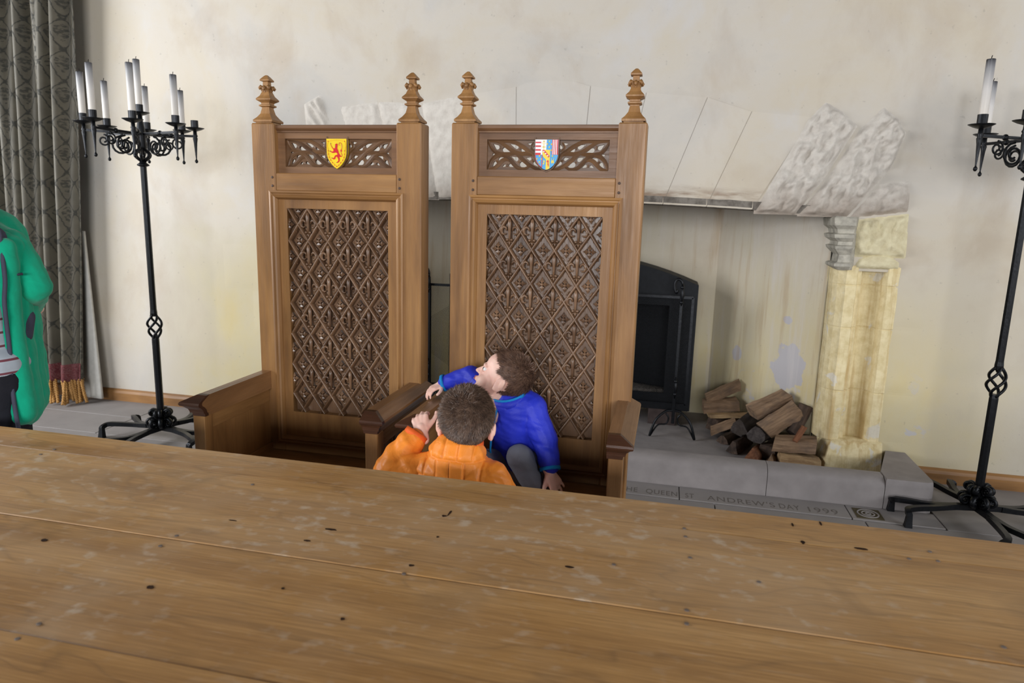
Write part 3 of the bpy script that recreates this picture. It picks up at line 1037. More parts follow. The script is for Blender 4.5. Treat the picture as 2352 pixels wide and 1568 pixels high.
HOLES = [((765, 530), (832, 590), 36), ((1030, 668), (942, 632), 37), ((1026, 530), (1130, 580), 35), ((1312, 668), (1232, 632), 36), ((1296, 520), (1358, 534), 24),
         ((1428, 530), (1408, 590), 22), ((805, 700), (768, 716), 15), ((955, 768), (882, 800), 33), ((756, 938), (800, 872), 30), ((1048, 748), (1130, 795), 35),
         ((1278, 770), (1337, 788), 27), ((1310, 938), (1222, 885), 44), ((1484, 924), (1415, 862), 29), ((908, 936), (950, 910), 20), ((1092, 936), (1036, 905), 25)]
RIBS = [[(695, 478), (850, 492), (960, 565), (1060, 645), (1150, 705), (1235, 805), (1335, 895), (1445, 960), (1560, 978)],
        [(700, 475), (900, 482), (1060, 486), (1200, 560), (1300, 640), (1400, 725), (1445, 840), (1540, 950)],
        [(696, 485), (735, 590), (810, 680), (905, 712), (1000, 765), (1080, 865), (1150, 942), (1240, 972), (1330, 925)],
        [(698, 972), (740, 835), (820, 745), (920, 712), (1030, 708), (1120, 692)],
        [(700, 975), (790, 960), (860, 890), (920, 820), (985, 800), (1040, 830)],
        [(1120, 668), (1200, 700), (1300, 696), (1400, 722)],
        [(875, 560), (890, 625)], [(1170, 570), (1185, 630)], [(1390, 500), (1350, 590), (1410, 660)],
        [(820, 830), (850, 850)], [(1165, 840), (1185, 850)], [(1370, 800), (1395, 838)], [(985, 880), (1000, 930)]]


def make_throne():
    t = thing('carved_throne', (0, TH_Y, 0), 'throne', 'throne')
    # back posts with finials
    pm = MB().box(-0.0525, 0.0525, 0.0, 0.095, 0.0, 1.835, 0.005).mesh('back_post', 'oak_z')
    fin = MB()
    q2 = math.sqrt(2)
    prof = [(0.036, 0.0), (0.036, 0.004), (0.0435, 0.005), (0.044, 0.013), (0.033, 0.024), (0.022, 0.040), (0.017, 0.062), (0.017, 0.066), (0.0255, 0.070), (0.0255, 0.075), (0.0185, 0.078), (0.0185, 0.084), (0.0335, 0.094), (0.0335, 0.099), (0.022, 0.112), (0.0155, 0.128), (0.0125, 0.150), (0.0115, 0.168), (0.0205, 0.1705), (0.0205, 0.176), (0.010, 0.189), (0.004, 0.195)]
    fin.lathe([(r_ * q2, z) for r_, z in prof], 4, (0, 0, 0), PI / 4)
    fm = fin.mesh('finial', 'oak_z')
    lf = MB()
    lf.tube([(0.008, 0, 0.112), (0.013, 0, 0.130), (0.019, 0, 0.144), (0.026, 0, 0.148), (0.031, 0, 0.142), (0.028, 0, 0.136)], [0.006, 0.008, 0.0085, 0.0075, 0.006, 0.0035], 6, 1.1)
    lm = lf.mesh('finial_leaf', 'oak_z', True)
    for s in (-1, 1):
        obj('back_post', pm, t, (s * 0.3225, 0, 0))
        f = obj('finial', fm, t, (s * 0.3225, 0.0475, 1.835))
        for k in range(4):
            for dd in (PI / 4,):
                l = obj('finial_leaf', lm, f)
                l.rotation_euler = (0, 0, k * PI / 2 + dd)
            l = obj('finial_leaf', lm, f)
            l.rotation_euler = (0, 0, k * PI / 2)
            l.scale = (0.85, 0.85, 1.0)
            l.location = (0, 0, -0.003)
    # crest: cornice, pierced panel, rails
    cr = MB()
    cr.loft([[(x, y, z) for y, z in ((0.022, 1.80), (0.022, 1.806), (0.016, 1.810), (0.012, 1.816), (0.012, 1.826), (0.018, 1.829), (0.075, 1.829), (0.075, 1.80))] for x in (-0.27, 0.27)])
    cr.build('cornice', 'oak_crest', t)
    frame = fill_mesh('crest_panel', [[(-0.27, 1.63), (0.27, 1.63), (0.27, 1.802), (-0.27, 1.802)], [(-0.238, 1.661), (0.238, 1.661), (0.238, 1.775), (-0.238, 1.775)]], 0.026, 'oak_crest')
    obj('crest_panel', frame, t, (0, 0.043, 0))
    loops = [[(-0.2385, 1.6605), (0.2385, 1.6605), (0.2385, 1.7755), (-0.2385, 1.7755)]]
    for tip, c, r_ in HOLES:
        for s in (1, -1):
            a, b = tq(*tip), tq(*c)
            d = teardrop((a[0] * s, a[1]), (b[0] * s, b[1]), r_ * 0.000237)
            loops.append(d if s > 0 else d[::-1])
    tr = obj('tracery', fill_mesh('tracery', loops, 0.012, 'oak_carved_x'), t, (0, 0.051, 0))
    for rib in RIBS:
        for s in (1, -1):
            pts = [tq(*p) for p in rib]
            path = catmull([(x * s, 0, z) for x, z in pts], 5)
            n_ = len(path)
            big = len(rib) > 3
            rad = [(0.0062 if big else 0.0032) * (0.55 + 0.45 * math.sin(PI * (i + 1) / (n_ + 1))) for i in range(n_)]
            o = MB().tube(path, rad, 6, 1.5, (0, -1, 0)).build('tracery_rib', 'oak_carved_x', tr)
            o.location = (0, -0.005, 0)
    MB().box(-0.27, 0.27, 0.003, 0.07, 1.562, 1.634, 0.003).build('crest_rail', 'oak_x', t)
    # bolection moulding round the back panel
    ox, oz0, oz1 = 0.300, 0.455, 1.562
    pr = [(0.0, 0.010), (0.0, -0.006), (0.008, -0.009), (0.013, -0.004), (0.016, -0.004), (0.021, -0.010), (0.028, -0.007), (0.034, 0.004), (0.036, 0.014)]
    cs = [(-ox, oz0, 1, 1), (ox, oz0, -1, 1), (ox, oz1, -1, -1), (-ox, oz1, 1, -1)]
    for k in range(4):
        a, b = cs[k], cs[(k + 1) % 4]
        mb = MB().loft([[(c[0] + c[2] * d, y, c[1] + c[3] * d) for d, y in pr] for c in (a, b)])
        mb.build('panel_moulding', 'oak_x' if k % 2 == 0 else 'oak_z', t)
    LX, LZ0, LZ1 = 0.228, 0.600, 1.490
    pan = fill_mesh('back_panel', [[(-0.275, 0.47), (0.275, 0.47), (0.275, 1.54), (-0.275, 1.54)], [(-LX, LZ0), (LX, LZ0), (LX, LZ1), (-LX, LZ1)]], 0.036, 'oak_z')
    bp = obj('back_panel', pan, t, (0, 0.030, 0))
    MB().box(-LX - 0.002, LX + 0.002, 0.046, 0.056, LZ0 - 0.002, LZ1 + 0.002).build('carved_ground', 'oak_carved', t)
    # diaper of bars, rosettes and lilies
    px, pv = 2 * LX / 5, 0.1345
    n_rows = (LZ1 - LZ0) / pv
    for fam in (1, -1):
        for k in range(-8, 14):
            x0 = -LX + k * px
            c = cutoff(x0, LZ1, 0.5 * px * fam, -0.5 * pv, -LX, LX, LZ0, LZ1)
            if not c:
                continue
            (xa, za), (xb, zb) = c
            d = V((xb - xa, 0, zb - za)).normalized()
            nrm = V((-d.z, 0, d.x))
            A, B = V((xa, 0, za)), V((xb, 0, zb))
            y0 = 0.047
            yt = 0.014 if fam > 0 else 0.0146
            sec = [(-0.0064, y0), (-0.0052, yt + 0.006), (-0.0024, yt + 0.0012), (0, yt), (0.0024, yt + 0.0012), (0.0052, yt + 0.006), (0.0064, y0)]
            mb = MB().loft([[tuple(p + nrm * o_ + V((0, y, 0))) for o_, y in sec] for p in (A, B)])
            smooth_by_angle(mb.build('lattice_bar', 'oak_carved', bp), 70).location = (0, -0.030, 0)
    rm_ = rosette_bm().mesh('rosette', 'oak_carved')
    fm_ = fleur_bm().mesh('lily', 'oak_carved', True)
    half_l = clip_mesh(rm_, (0, 0, 0), (1, 0, 0), 'half_rosette')
    half_r = clip_mesh(rm_, (0, 0, 0), (-1, 0, 0), 'half_rosette')
    half_t = clip_mesh(rm_, (0, 0, -0.001), (0, 0, -1), 'half_rosette')
    yy = 0.030 - 0.030
    for i in range(0, 8):
        z = LZ1 - i * pv
        if z < LZ0 + 0.012:
            break
        for k in range(5):
            x = -LX + (k + 0.5) * px
            obj('rosette', half_t if i == 0 else rm_, bp, (x, yy, z)).scale = (1.14, 1.15, 1.1)
    for i in range(0, 8):
        z = LZ1 - (i + 0.5) * pv
        if z < LZ0 + 0.05:
            break
        for k in range(1, 5):
            obj('lily', fm_, bp, (-LX + k * px, yy - 0.002, z)).scale = (1.12, 1.3, 1.1)
        obj('half_rosette', half_l, bp, (-LX, yy, z))
        obj('half_rosette', half_r, bp, (LX, yy, z))
    MB().box(-0.27, 0.27, 0.004, 0.07, 0.33, 0.456, 0.003).build('lower_rail', 'oak_x', t)
    MB().box(-0.27, 0.27, 0.057, 0.075, 0.42, 1.60).build('back_board', 'oak_z', t)
    pg = MB()
    pg.tube([(0, 0.004, 0), (0, -0.0015, 0), (0, -0.0025, 0)], [0.0055, 0.0055, 0.003], 8)
    pgm = pg.mesh('peg', 'lead')
    for s in (-1, 1):
        for z in (1.616, 1.581):
            obj('peg', pgm, t, (s * 0.284, 0, z))
    # arms
    arm_lv = [(0.700, 0.0), (0.712, 0.002), (0.714, 0.008), (0.720, 0.009), (0.728, 0.012), (0.740, 0.024), (0.745, 0.033), (0.752, 0.036), (0.759, 0.033), (0.781, -0.012)]
    for s in (-1, 1):
        mb = MB()
        mb.loft([[(s * 0.326, -0.45 - o_, z), (s * (0.378 + o_), -0.45 - o_, z), (s * (0.378 + o_), 0.07, z), (s * 0.326, 0.07, z)] for z, o_ in arm_lv])
        mb.build('arm_rest', 'oak_arm', t)
        MB().box(min(s * 0.331, s * 0.381), max(s * 0.331, s * 0.381), -0.452, -0.40, 0.0, 0.702, 0.003).build('front_post', 'oak_z', t)
        # darker moulded cap on the arm front
        mb = MB()
        mb.loft([[(s * 0.3255, -0.4515 - o_, z), (s * (0.379 + o_), -0.4515 - o_, z), (s * (0.379 + o_), -0.432 - o_, z), (s * 0.3255, -0.432 - o_, z)] for z, o_ in arm_lv])
        mb.build('arm_cap', 'oak_dark', t)
        MB().box(min(s * 0.338, s * 0.356), max(s * 0.338, s * 0.356), -0.41, 0.01, 0.10, 0.705).build('side_panel', 'oak_z', t)
        MB().box(min(s * 0.328, s * 0.345), max(s * 0.328, s * 0.345), -0.402, 0.0, 0.40, 0.452, 0.002).build('side_rail', 'oak_y', t)
        # blind arcade on the outer face
        for k in range(3):
            y0 = -0.385 + k * 0.128
            path = [(s * 0.357, y0, 0.45)] + [(s * 0.357, y0 + 0.064 - 0.064 * math.cos(a), 0.60 + 0.075 * math.sin(a)) for a in [PI * q / 8 for q in range(9)]] + [(s * 0.357, y0 + 0.128, 0.45)]
            MB().tube(path, 0.007, 6).build('arcade_rib', 'oak_carved', t, True)
        MB().box(min(s * 0.337, s * 0.374), max(s * 0.337, s * 0.374), -0.402, 0.0, 0.64, 0.702, 0.002).build('side_top_rail', 'oak_y', t)
    # seat boards, apron, floor rail
    for (y0, y1) in ((-0.455, -0.31), (-0.306, -0.16), (-0.156, 0.002)):
        MB().box(-0.332, 0.332, y0, y1, 0.395, 0.42, 0.003).build('seat_board', 'oak_x', t)
    MB().box(-0.332, 0.332, -0.446, -0.424, 0.10, 0.395, 0.002).build('seat_front', 'oak_x', t)
    MB().box(-0.332, 0.332, -0.448, -0.415, 0.02, 0.10, 0.003).build('floor_rail', 'oak_x', t)
    return t


throne_a = make_throne()
throne_b = copy_tree(throne_a)
throne_a.location = (-1.362, TH_Y, 0)
throne_b.location = (-0.487, TH_Y, 0)
tag(throne_a, 'empty carved oak throne with a yellow shield bearing a red lion', 'throne', 'pair of carved oak thrones')
tag(throne_b, 'carved oak throne with a blue, red and white quartered shield', 'throne', 'pair of carved oak thrones')


def shield(parent, cx0, ctop, k, rimdrop, pieces, base_mat, name='shield'):
    """heraldic shield; source points are (x,y) with y down"""
    def m(p):
        return ((p[0] - cx0) * k, 1.7755 - (p[1] - ctop) * k)
    return m


def shield_outline(m, pts):
    return [m(p) for p in pts]


def plate(parent, name, poly, y, th, mat):
    return MB().prism(poly, y, y + th).build(name, mat, parent)


KA = 0.001935 / 15.68


def mA(p):
    return ((p[0] - 742) * KA, 1.7745 - (p[1] - 335) * KA)


half = [(1100, 335), (1098, 700), (1092, 830), (1060, 950), (1000, 1060), (920, 1160), (830, 1245), (745, 1302)]
outl = half + [(1484 - x, y) for x, y in half[-2::-1]]
sA = plate(throne_a, 'shield', [mA(p) for p in outl], 0.022, 0.022, 'h_gold')
sA['label'] = 'yellow painted shield with a red rampant lion'
tres = [(742 + (x - 742) * 0.84, 820 + (y - 820) * 0.84) for x, y in outl]
MB().tube([(mA(p)[0], 0.0215, mA(p)[1]) for p in catmull([(x, y, 0) for x, y in tres], 2, True)], 0.0014, 4, 0.5, (0, -1, 0), True).build('border_line', 'h_orange', sA)
fl = MB()
fl.add([(0, -0.001, 0.0028), (0.0022, -0.001, 0), (0, -0.001, -0.0028), (-0.0022, -0.001, 0), (0, -0.002, 0)], [(0, 1, 4), (1, 2, 4), (2, 3, 4), (3, 0, 4)])
flm = fl.mesh('border_flower', 'h_red', False, False)
cat = catmull([(x, y, 0) for x, y in tres], 4, True)
for i in range(0, len(cat), 4):
    q = mA(cat[i])
    obj('border_flower', flm, sA, (q[0], 0.0212, q[1]))
lion = [(690, 540), (720, 500), (760, 485), (785, 510), (780, 580), (770, 640), (800, 700), (830, 800), (870, 850), (900, 890), (940, 900), (920, 915), (840, 915), (855, 970), (850, 1040), (820, 1085), (770, 1110), (745, 1090), (790, 1060), (808, 1035), (800, 980), (780, 940), (740, 900), (705, 920), (690, 980), (640, 1000), (580, 970), (575, 945), (640, 955), (665, 920), (690, 870), (760, 850), (786, 830), (755, 790), (690, 770), (660, 790), (600, 790), (520, 750), (515, 710), (560, 745), (630, 745), (640, 690), (580, 620), (530, 520), (540, 490), (560, 560), (620, 640), (685, 640), (715, 600), (712, 560)]
plate(sA, 'lion', [mA(p) for p in lion], 0.0206, 0.003, 'h_red')
tail = catmull([(mA(p)[0], 0.0212, mA(p)[1]) for p in ((925, 900), (942, 850), (905, 790), (900, 720), (930, 640), (940, 540), (910, 470), (860, 465), (830, 510), (858, 550))], 4)
MB().tube(tail, 0.0009, 5).build('lion_tail', 'h_red', sA)
MB().sphere((mA((910, 715))[0], 0.0212, mA((910, 715))[1]), 0.004, 8, (0.9, 0.3, 1.3)).build('tail_tuft', 'h_red', sA)
for p in ((705, 595), (540, 480), (515, 735), (575, 955), (752, 1098)):
    q = mA(p)
    MB().sphere((q[0], 0.0206, q[1]), 0.0018, 6, (1.2, 0.4, 0.8)).build('claw', 'slate', sA)

KB = 0.001687 / 15.68


def mB(p):
    return ((p[0] - 705) * KB, 1.7745 - (p[1] - 262) * KB)


halfb = [(1120, 262), (1118, 700), (1112, 800), (1085, 930), (1030, 1050), (950, 1160), (850, 1245), (770, 1290), (705, 1302)]
outb = halfb + [(1410 - x, y) for x, y in halfb[-2::-1]]
sB = plate(throne_b, 'shield', [mB(p) for p in outb], 0.022, 0.022, 'h_blue')
sB['label'] = 'quartered shield painted in blue, red, white and gold'


def pb(poly, y, mat, nm):
    return plate(sB, nm, [mB(p) for p in poly], y, 0.003, mat)


def rect(a, b, c, d):
    return [(a, b), (c, b), (c, d), (a, d)]


pb([(290, 263), (705, 263), (692, 610), (560, 620), (552, 778), (300, 790)], 0.0212, 'h_white', 'white_field')
for a in (rect(298, 338, 500, 385), rect(298, 462, 497, 515), rect(298, 592, 495, 645), rect(300, 715, 495, 795)):
    pb(a, 0.0208, 'h_red', 'red_bar')
for a in (rect(592, 300, 612, 605), rect(560, 308, 655, 326), rect(535, 505, 672, 530), rect(530, 372, 560, 392), rect(645, 372, 675, 392)):
    pb(a, 0.0208, 'h_gold', 'gold_cross')
pb(rect(898, 263, 1117, 780), 0.0212, 'h_red', 'red_field')
for x in (925, 985, 1045):
    pb(rect(x, 266, x + 28, 775), 0.0208, 'h_white', 'pale_stripe')
pb([(560, 612), (832, 612), (832, 900), (770, 950), (690, 945), (600, 860), (563, 780)], 0.0208, 'h_gold', 'gold_inescutcheon')
pb([(562, 618), (618, 612), (826, 832), (780, 882), (562, 650)], 0.0202, 'h_red', 'red_bend')
for p in ((612, 672), (680, 742), (752, 815)):
    q = mB(p)
    MB().sphere((q[0], 0.0202, q[1]), 0.0026, 6, (1.2, 0.4, 1)).build('white_bird', 'h_white', sB)
pb([(692, 945), (828, 905), (830, 1252), (765, 1288), (705, 1300), (690, 1298)], 0.0212, 'h_gold', 'gold_field')
pb([(735, 980), (775, 965), (800, 1010), (785, 1060), (800, 1120), (795, 1190), (770, 1190), (770, 1140), (745, 1110), (765, 1060), (720, 1030)], 0.0206, 'h_red', 'red_lion')
pb([(600, 985), (640, 975), (655, 1020), (630, 1060), (640, 1110), (590, 1120), (585, 1085), (615, 1060)], 0.0208, 'h_gold', 'gold_lion')
for pts in ([(865, 850), (900, 960), (880, 1060), (915, 1085), (930, 1000)], [(1005, 855), (965, 960), (985, 1060), (945, 1085), (930, 1000)]):
    pb(pts, 0.0208, 'h_gold', 'gold_fish')
for p in ((800, 320), (800, 520), (725, 415), (875, 420), (872, 625), (455, 825), (365, 925), (455, 1035), (525, 930), (925, 825)):
    q = mB(p)
    MB().sphere((q[0], 0.0212, q[1]), 0.0024, 6, (1.0, 0.4, 1.4)).build('gold_lily', 'h_gold', sB)
pb(rect(535, 795, 562, 1215), 0.0208, 'h_red', 'red_line')
edge = [(300, 795), (305, 850), (330, 960), (380, 1050), (450, 1145), (545, 1225)]
MB().tube([(mB(p)[0], 0.0215, mB(p)[1]) for p in edge], 0.0012, 4).build('red_border', 'h_red', sB)
for th_, sh_, mm, hw in ((throne_a, sA, mA, 0.0455), (throne_b, sB, mB, 0.0455)):
    for s in (-1, 1):
        MB().tube([(s * hw, 0.030, 1.784), (s * hw, 0.028, 1.73), (s * hw * 0.98, 0.028, 1.712), (s * hw * 0.84, 0.029, 1.69), (s * hw * 0.5, 0.030, 1.668), (0, 0.031, 1.656)], 0.0035, 6).build('shield_rim', 'oak_carved_x', sh_)

# ------------------------------------------------------------------ FIRE HOOD, FIRE SCREEN, LOGS
hood = thing('fire_hood', (-0.70, 4.95, 0), 'black arched iron fire hood standing inside the fireplace', 'fire hood')


def arch_z(x):
    return 1.218 - 0.2266 * x * x


N = 18
xs_ = [-0.91 + 1.82 * i / N for i in range(N + 1)]
outer = [(x, arch_z(x)) for x in xs_]
poly = [(-0.91, 0.12)] + outer + [(0.91, 0.12)]
hole = [(-0.72, 0.24), (0.72, 0.24), (0.72, 0.88), (-0.72, 0.88)]
obj('hood_front', fill_mesh('hood_front', [poly, hole], 0.012, 'iron_matt'), hood, (0, 0, 0))
mb = MB()
ring = [(-0.91, 0.12)] + outer + [(0.91, 0.12)]
for a, b in zip(ring[:-1], ring[1:]):
    mb.add([(a[0], 0.0, a[1]), (b[0], 0.0, b[1]), (b[0], 0.30, b[1]), (a[0], 0.30, a[1])], [(0, 1, 2, 3)])
mb.add([(p[0], 0.30, p[1]) for p in ring], [tuple(range(len(ring)))])
mb.build('hood_shell', 'iron_matt', hood)
MB().box(-0.90, 0.90, 0.02, 0.30, 0.11, 0.20).build('fire_grate', 'iron_matt', hood)
mb = MB()
mb.loft([[(0.82 * s * math.cos(2 * PI * k / 20), 0.15 + 0.12 * s * math.sin(2 * PI * k / 20), z) for k in range(20)] for s, z in ((1, 0.20), (0.9, 0.24), (0.5, 0.27))])
mb.build('ash_bed', 'ash', hood)
for s in (-1, 1):
    MB().box(s * 0.72 - 0.10, s * 0.72 + 0.10, 0.0, 0.25, 0.0, 0.125, 0.004).build('brick_support', 'soot_brick', hood)

screen = thing('fire_screen', (-0.78, 4.70, 0), 'black wire mesh fire screen on arched iron feet', 'fire screen')
fr = 0.012
for (a, b) in (((-0.90, 0.97), (0.95, 0.97)), ((-0.90, 0.23), (0.95, 0.23)), ((-0.90, 0.23), (-0.90, 0.97)), ((0.95, 0.23), (0.95, 0.97))):
    MB().tube([(a[0], 0, a[1]), (b[0], 0, b[1])], fr, 4).build('frame_bar', 'iron', screen)
mb = MB()
d_ = 0.011


def wire(ax, az, bx, bz, y):
    mb.add([(ax, y - 0.0009, az), (ax, y + 0.0009, az - 0.0009), (ax, y + 0.0009, az + 0.0009), (bx, y - 0.0009, bz), (bx, y + 0.0009, bz - 0.0009), (bx, y + 0.0009, bz + 0.0009)], [(0, 3, 4, 1), (1, 4, 5, 2), (2, 5, 3, 0)])


for sgn in (1, -1):
    k = -0.9 - 0.8
    while k < 1.9:
        c = cutoff(k, 0.23 if sgn > 0 else 0.97, 1.0, 0.62 * sgn, -0.90, 0.95, 0.23, 0.97)
        if c:
            wire(c[0][0], c[0][1], c[1][0], c[1][1], 0.001 * sgn)
        k += d_ * 1.6
ms = mb.build('wire_mesh', 'iron_matt', screen)
ms['kind'] = 'stuff'
for x in (-0.90, 0.875):
    MB().box(x - 0.011, x + 0.011, -0.032, -0.012, 0.10, 1.03, 0.003).build('stand_post', 'iron', screen)
    hk = [(x, -0.022, 1.03), (x, -0.022, 1.06), (x - 0.012, -0.022, 1.085), (x - 0.035, -0.022, 1.09), (x - 0.05, -0.022, 1.06), (x - 0.048, -0.022, 1.02), (x - 0.035, -0.022, 1.0), (x - 0.028, -0.022, 1.02)]
    MB().tube(catmull(hk, 4), 0.009, 6).build('scroll_top', 'iron', screen, True)
    for zz in (1.04, 0.94, 0.40, 0.31):
        MB().sphere((x, -0.036, zz), 0.014, 8).build('hinge_boss', 'iron', screen, True)
    for z0 in (0.99, 0.355):
        MB().tube([(x, -0.036, z0 + 0.075), (x + 0.004, -0.036, z0), (x, -0.036, z0 - 0.075)], [0.004, 0.012, 0.004], 6).build('hinge_strap', 'iron', screen, True)
    for s in (-1, 1):
        leg = [(x, -0.022, 0.19), (x + s * 0.05, -0.03, 0.185), (x + s * 0.11, -0.05, 0.13), (x + s * 0.14, -0.06, 0.05), (x + s * 0.15, -0.06, 0.008)]
        MB().tube(catmull(leg, 4), 0.009, 6).build('foot', 'iron', screen, True)
        br = [(x + s * 0.145, -0.06, 0.012), (x + s * 0.10, -0.045, 0.085), (x + s * 0.045, -0.03, 0.095), (x + s * 0.03, -0.03, 0.14), (x + s * 0.05, -0.03, 0.17)]
        MB().tube(catmull(br, 4), 0.006, 6).build('foot_scroll', 'iron', screen, True)
tool = thing('fire_tool_rest', (-1.715, 4.585, 0), 'scrolled black iron bar leaning by the fire screen between the thrones', 'fire iron')
MB().tube([(-0.03, 0, 0.0), (-0.03, 0, 0.40)], 0.010, 6).build('upright', 'iron', tool)
MB().tube(catmull([(-0.03, 0, 0.40), (-0.02, 0, 0.44), (-0.04, 0, 0.47), (-0.07, 0, 0.45), (-0.06, 0, 0.42)], 4), 0.009, 6).build('scroll_top', 'iron', tool, True)
MB().box(-0.10, 0.06, -0.05, 0.05, 0.0, 0.012).build('base', 'iron', tool)


def log(loc, length, w, h, rx, ry, rz, mat, label, seed, shape='split'):
    n_ = 7 if shape == 'split' else 9
    random.seed(seed)
    if shape == 'split':
        base = [(-0.5, -0.45), (0.1, -0.5), (0.5, -0.42), (0.52, 0.1), (0.45, 0.5), (-0.1, 0.46), (-0.5, 0.42)]
    elif shape == 'wedge':
        base = [(-0.5, -0.4), (0.0, -0.5), (0.5, -0.38), (0.3, 0.1), (0.05, 0.5), (-0.12, 0.42), (-0.35, 0.0)]
    else:
        base = [(0.5 * math.cos(2 * PI * k / 9), 0.5 * math.sin(2 * PI * k / 9)) for k in range(9)]
    base = [(a + random.uniform(-0.06, 0.06), b + random.uniform(-0.06, 0.06)) for a, b in base]
    loops = []
    m_ = 6
    for i in range(m_ + 1):
        t = i / m_
        x = (t - 0.5) * length
        j = [(random.uniform(-0.04, 0.04), random.uniform(-0.04, 0.04)) for _ in base]
        sk = random.uniform(-0.02, 0.02) if i in (0, m_) else 0
        loops.append([(x + sk * (a + b), (a + q[0]) * w, (b + q[1]) * h) for (a, b), q in zip(base, j)])
    mb = MB().loft(loops)
    o = mb.build('split_log', mat)
    o.location = loc
    o.rotation_euler = (R(rx), R(ry), R(rz))
    return tag(o, label, 'log', 'firewood logs piled in the fireplace corner')


K, J_, G_, F_ = (0.846, 4.27, 0.052), (0.822, 4.31, 0.150), (0.742, 4.42, 0.268), (0.690, 4.52, 0.330)
A_, B_, C_, N_ = (0.435, 4.97, 0.275), (0.420, 4.93, 0.188), (0.470, 4.86, 0.138), (0.46, 4.93, 0.068)
E_, L0, L1, L2 = (0.437, 4.78, 0.085), (0.480, 4.72, 0.034), (0.535, 4.56, 0.045), (0.625, 4.40, 0.050)
L3, H1, H2, H3 = (0.692, 4.27, 0.040), (0.580, 4.64, 0.180), (0.560, 4.68, 0.118), (0.660, 4.50, 0.150)
M_, I_, S_ = (0.735, 4.44, 0.075), (0.855, 4.42, 0.275), (0.840, 4.27, 0.225)
exec_logs = [
    (K, 0.23, 0.11, 0.085, 0, 2, 6, 'log_fresh', 'pale freshly split log at the bottom right of the woodpile', 'split'),
    (J_, 0.24, 0.11, 0.080, 0, -3, -4, 'log_split', 'brown log lying on the pale split log, second from the bottom right', 'split'),
    (G_, 0.25, 0.12, 0.065, 22, -34, 16, 'log_split', 'broad flat grey-brown log leaning across the top of the woodpile', 'split'),
    (F_, 0.26, 0.10, 0.08, 8, -24, 22, 'log_split', 'log with one bark end at the very top of the woodpile', 'split'),
    (A_, 0.26, 0.08, 0.065, 4, -26, 14, 'log_split', 'uppermost log of the two stacked beside the fire hood', 'split'),
    (B_, 0.24, 0.10, 0.085, 0, -7, 8, 'log_split', 'lower log of the two stacked beside the fire hood', 'split'),
    (C_, 0.26, 0.05, 0.030, 0, -4, 6, 'log_fresh', 'thin pale split stick low on the left of the woodpile', 'split'),
    (N_, 0.24, 0.12, 0.10, 0, 0, 40, 'log_dark', 'dark log under the thin pale stick at the left of the woodpile', 'split'),
    (E_, 0.18, 0.08, 0.055, 0, -24, 12, 'log_split', 'small tilted log with a knot above the left foot of the pile', 'wedge'),
    (L0, 0.22, 0.09, 0.06, 0, 0, 60, 'log_dark', 'dark log flat on the hearth at the left foot of the woodpile', 'wedge'),
    (L1, 0.26, 0.09, 0.08, 0, 0, 64, 'log_dark', 'dark wedge log end-on at the middle foot of the woodpile', 'wedge'),
    (L2, 0.24, 0.09, 0.09, 0, 6, 68, 'red_bark', 'reddish bark log end-on at the middle foot of the woodpile', 'wedge'),
    (L3, 0.18, 0.07, 0.07, 0, 0, 76, 'log_split', 'short log with a pale end beside the freshly split log', 'wedge'),
    (H1, 0.28, 0.12, 0.10, 0, -6, 62, 'bark', 'grey bark log in the heart of the woodpile', 'wedge'),
    (H2, 0.26, 0.10, 0.09, 10, 8, 70, 'bark', 'knotty grey bark log jutting forward left of the pile centre', 'round'),
    (H3, 0.26, 0.12, 0.10, 0, 4, 66, 'bark', 'large grey bark log under the leaning flat log', 'round'),
    (M_, 0.24, 0.10, 0.08, 0, 0, 58, 'log_dark', 'dark log wedged behind the second log from the bottom right', 'split'),
    (I_, 0.20, 0.08, 0.04, 70, -66, 30, 'log_dark', 'curved bark slab standing against the jamb at the right of the pile', 'split'),
    (S_, 0.11, 0.035, 0.022, 60, -58, 30, 'red_bark', 'orange splinter of bark on top of the second log', 'wedge'),
]
for i, (loc, L_, w_, h_, rx, ry, rz, mt, lb, sh) in enumerate(exec_logs):
    log(loc, L_, w_, h_, rx, ry, rz, mt, lb, 100 + i, sh)


# ------------------------------------------------------------------ CANDELABRA AND CANDLES
def spiral(c, r0, r1, a0, turns, n=22):
    out = []
    for i in range(n + 1):
        t = i / n
        a = a0 + turns * 2 * PI * t
        r_ = r0 + (r1 - r0) * t
        out.append((c[0] + r_ * math.cos(a), 0, c[1] + r_ * math.sin(a)))
    return out


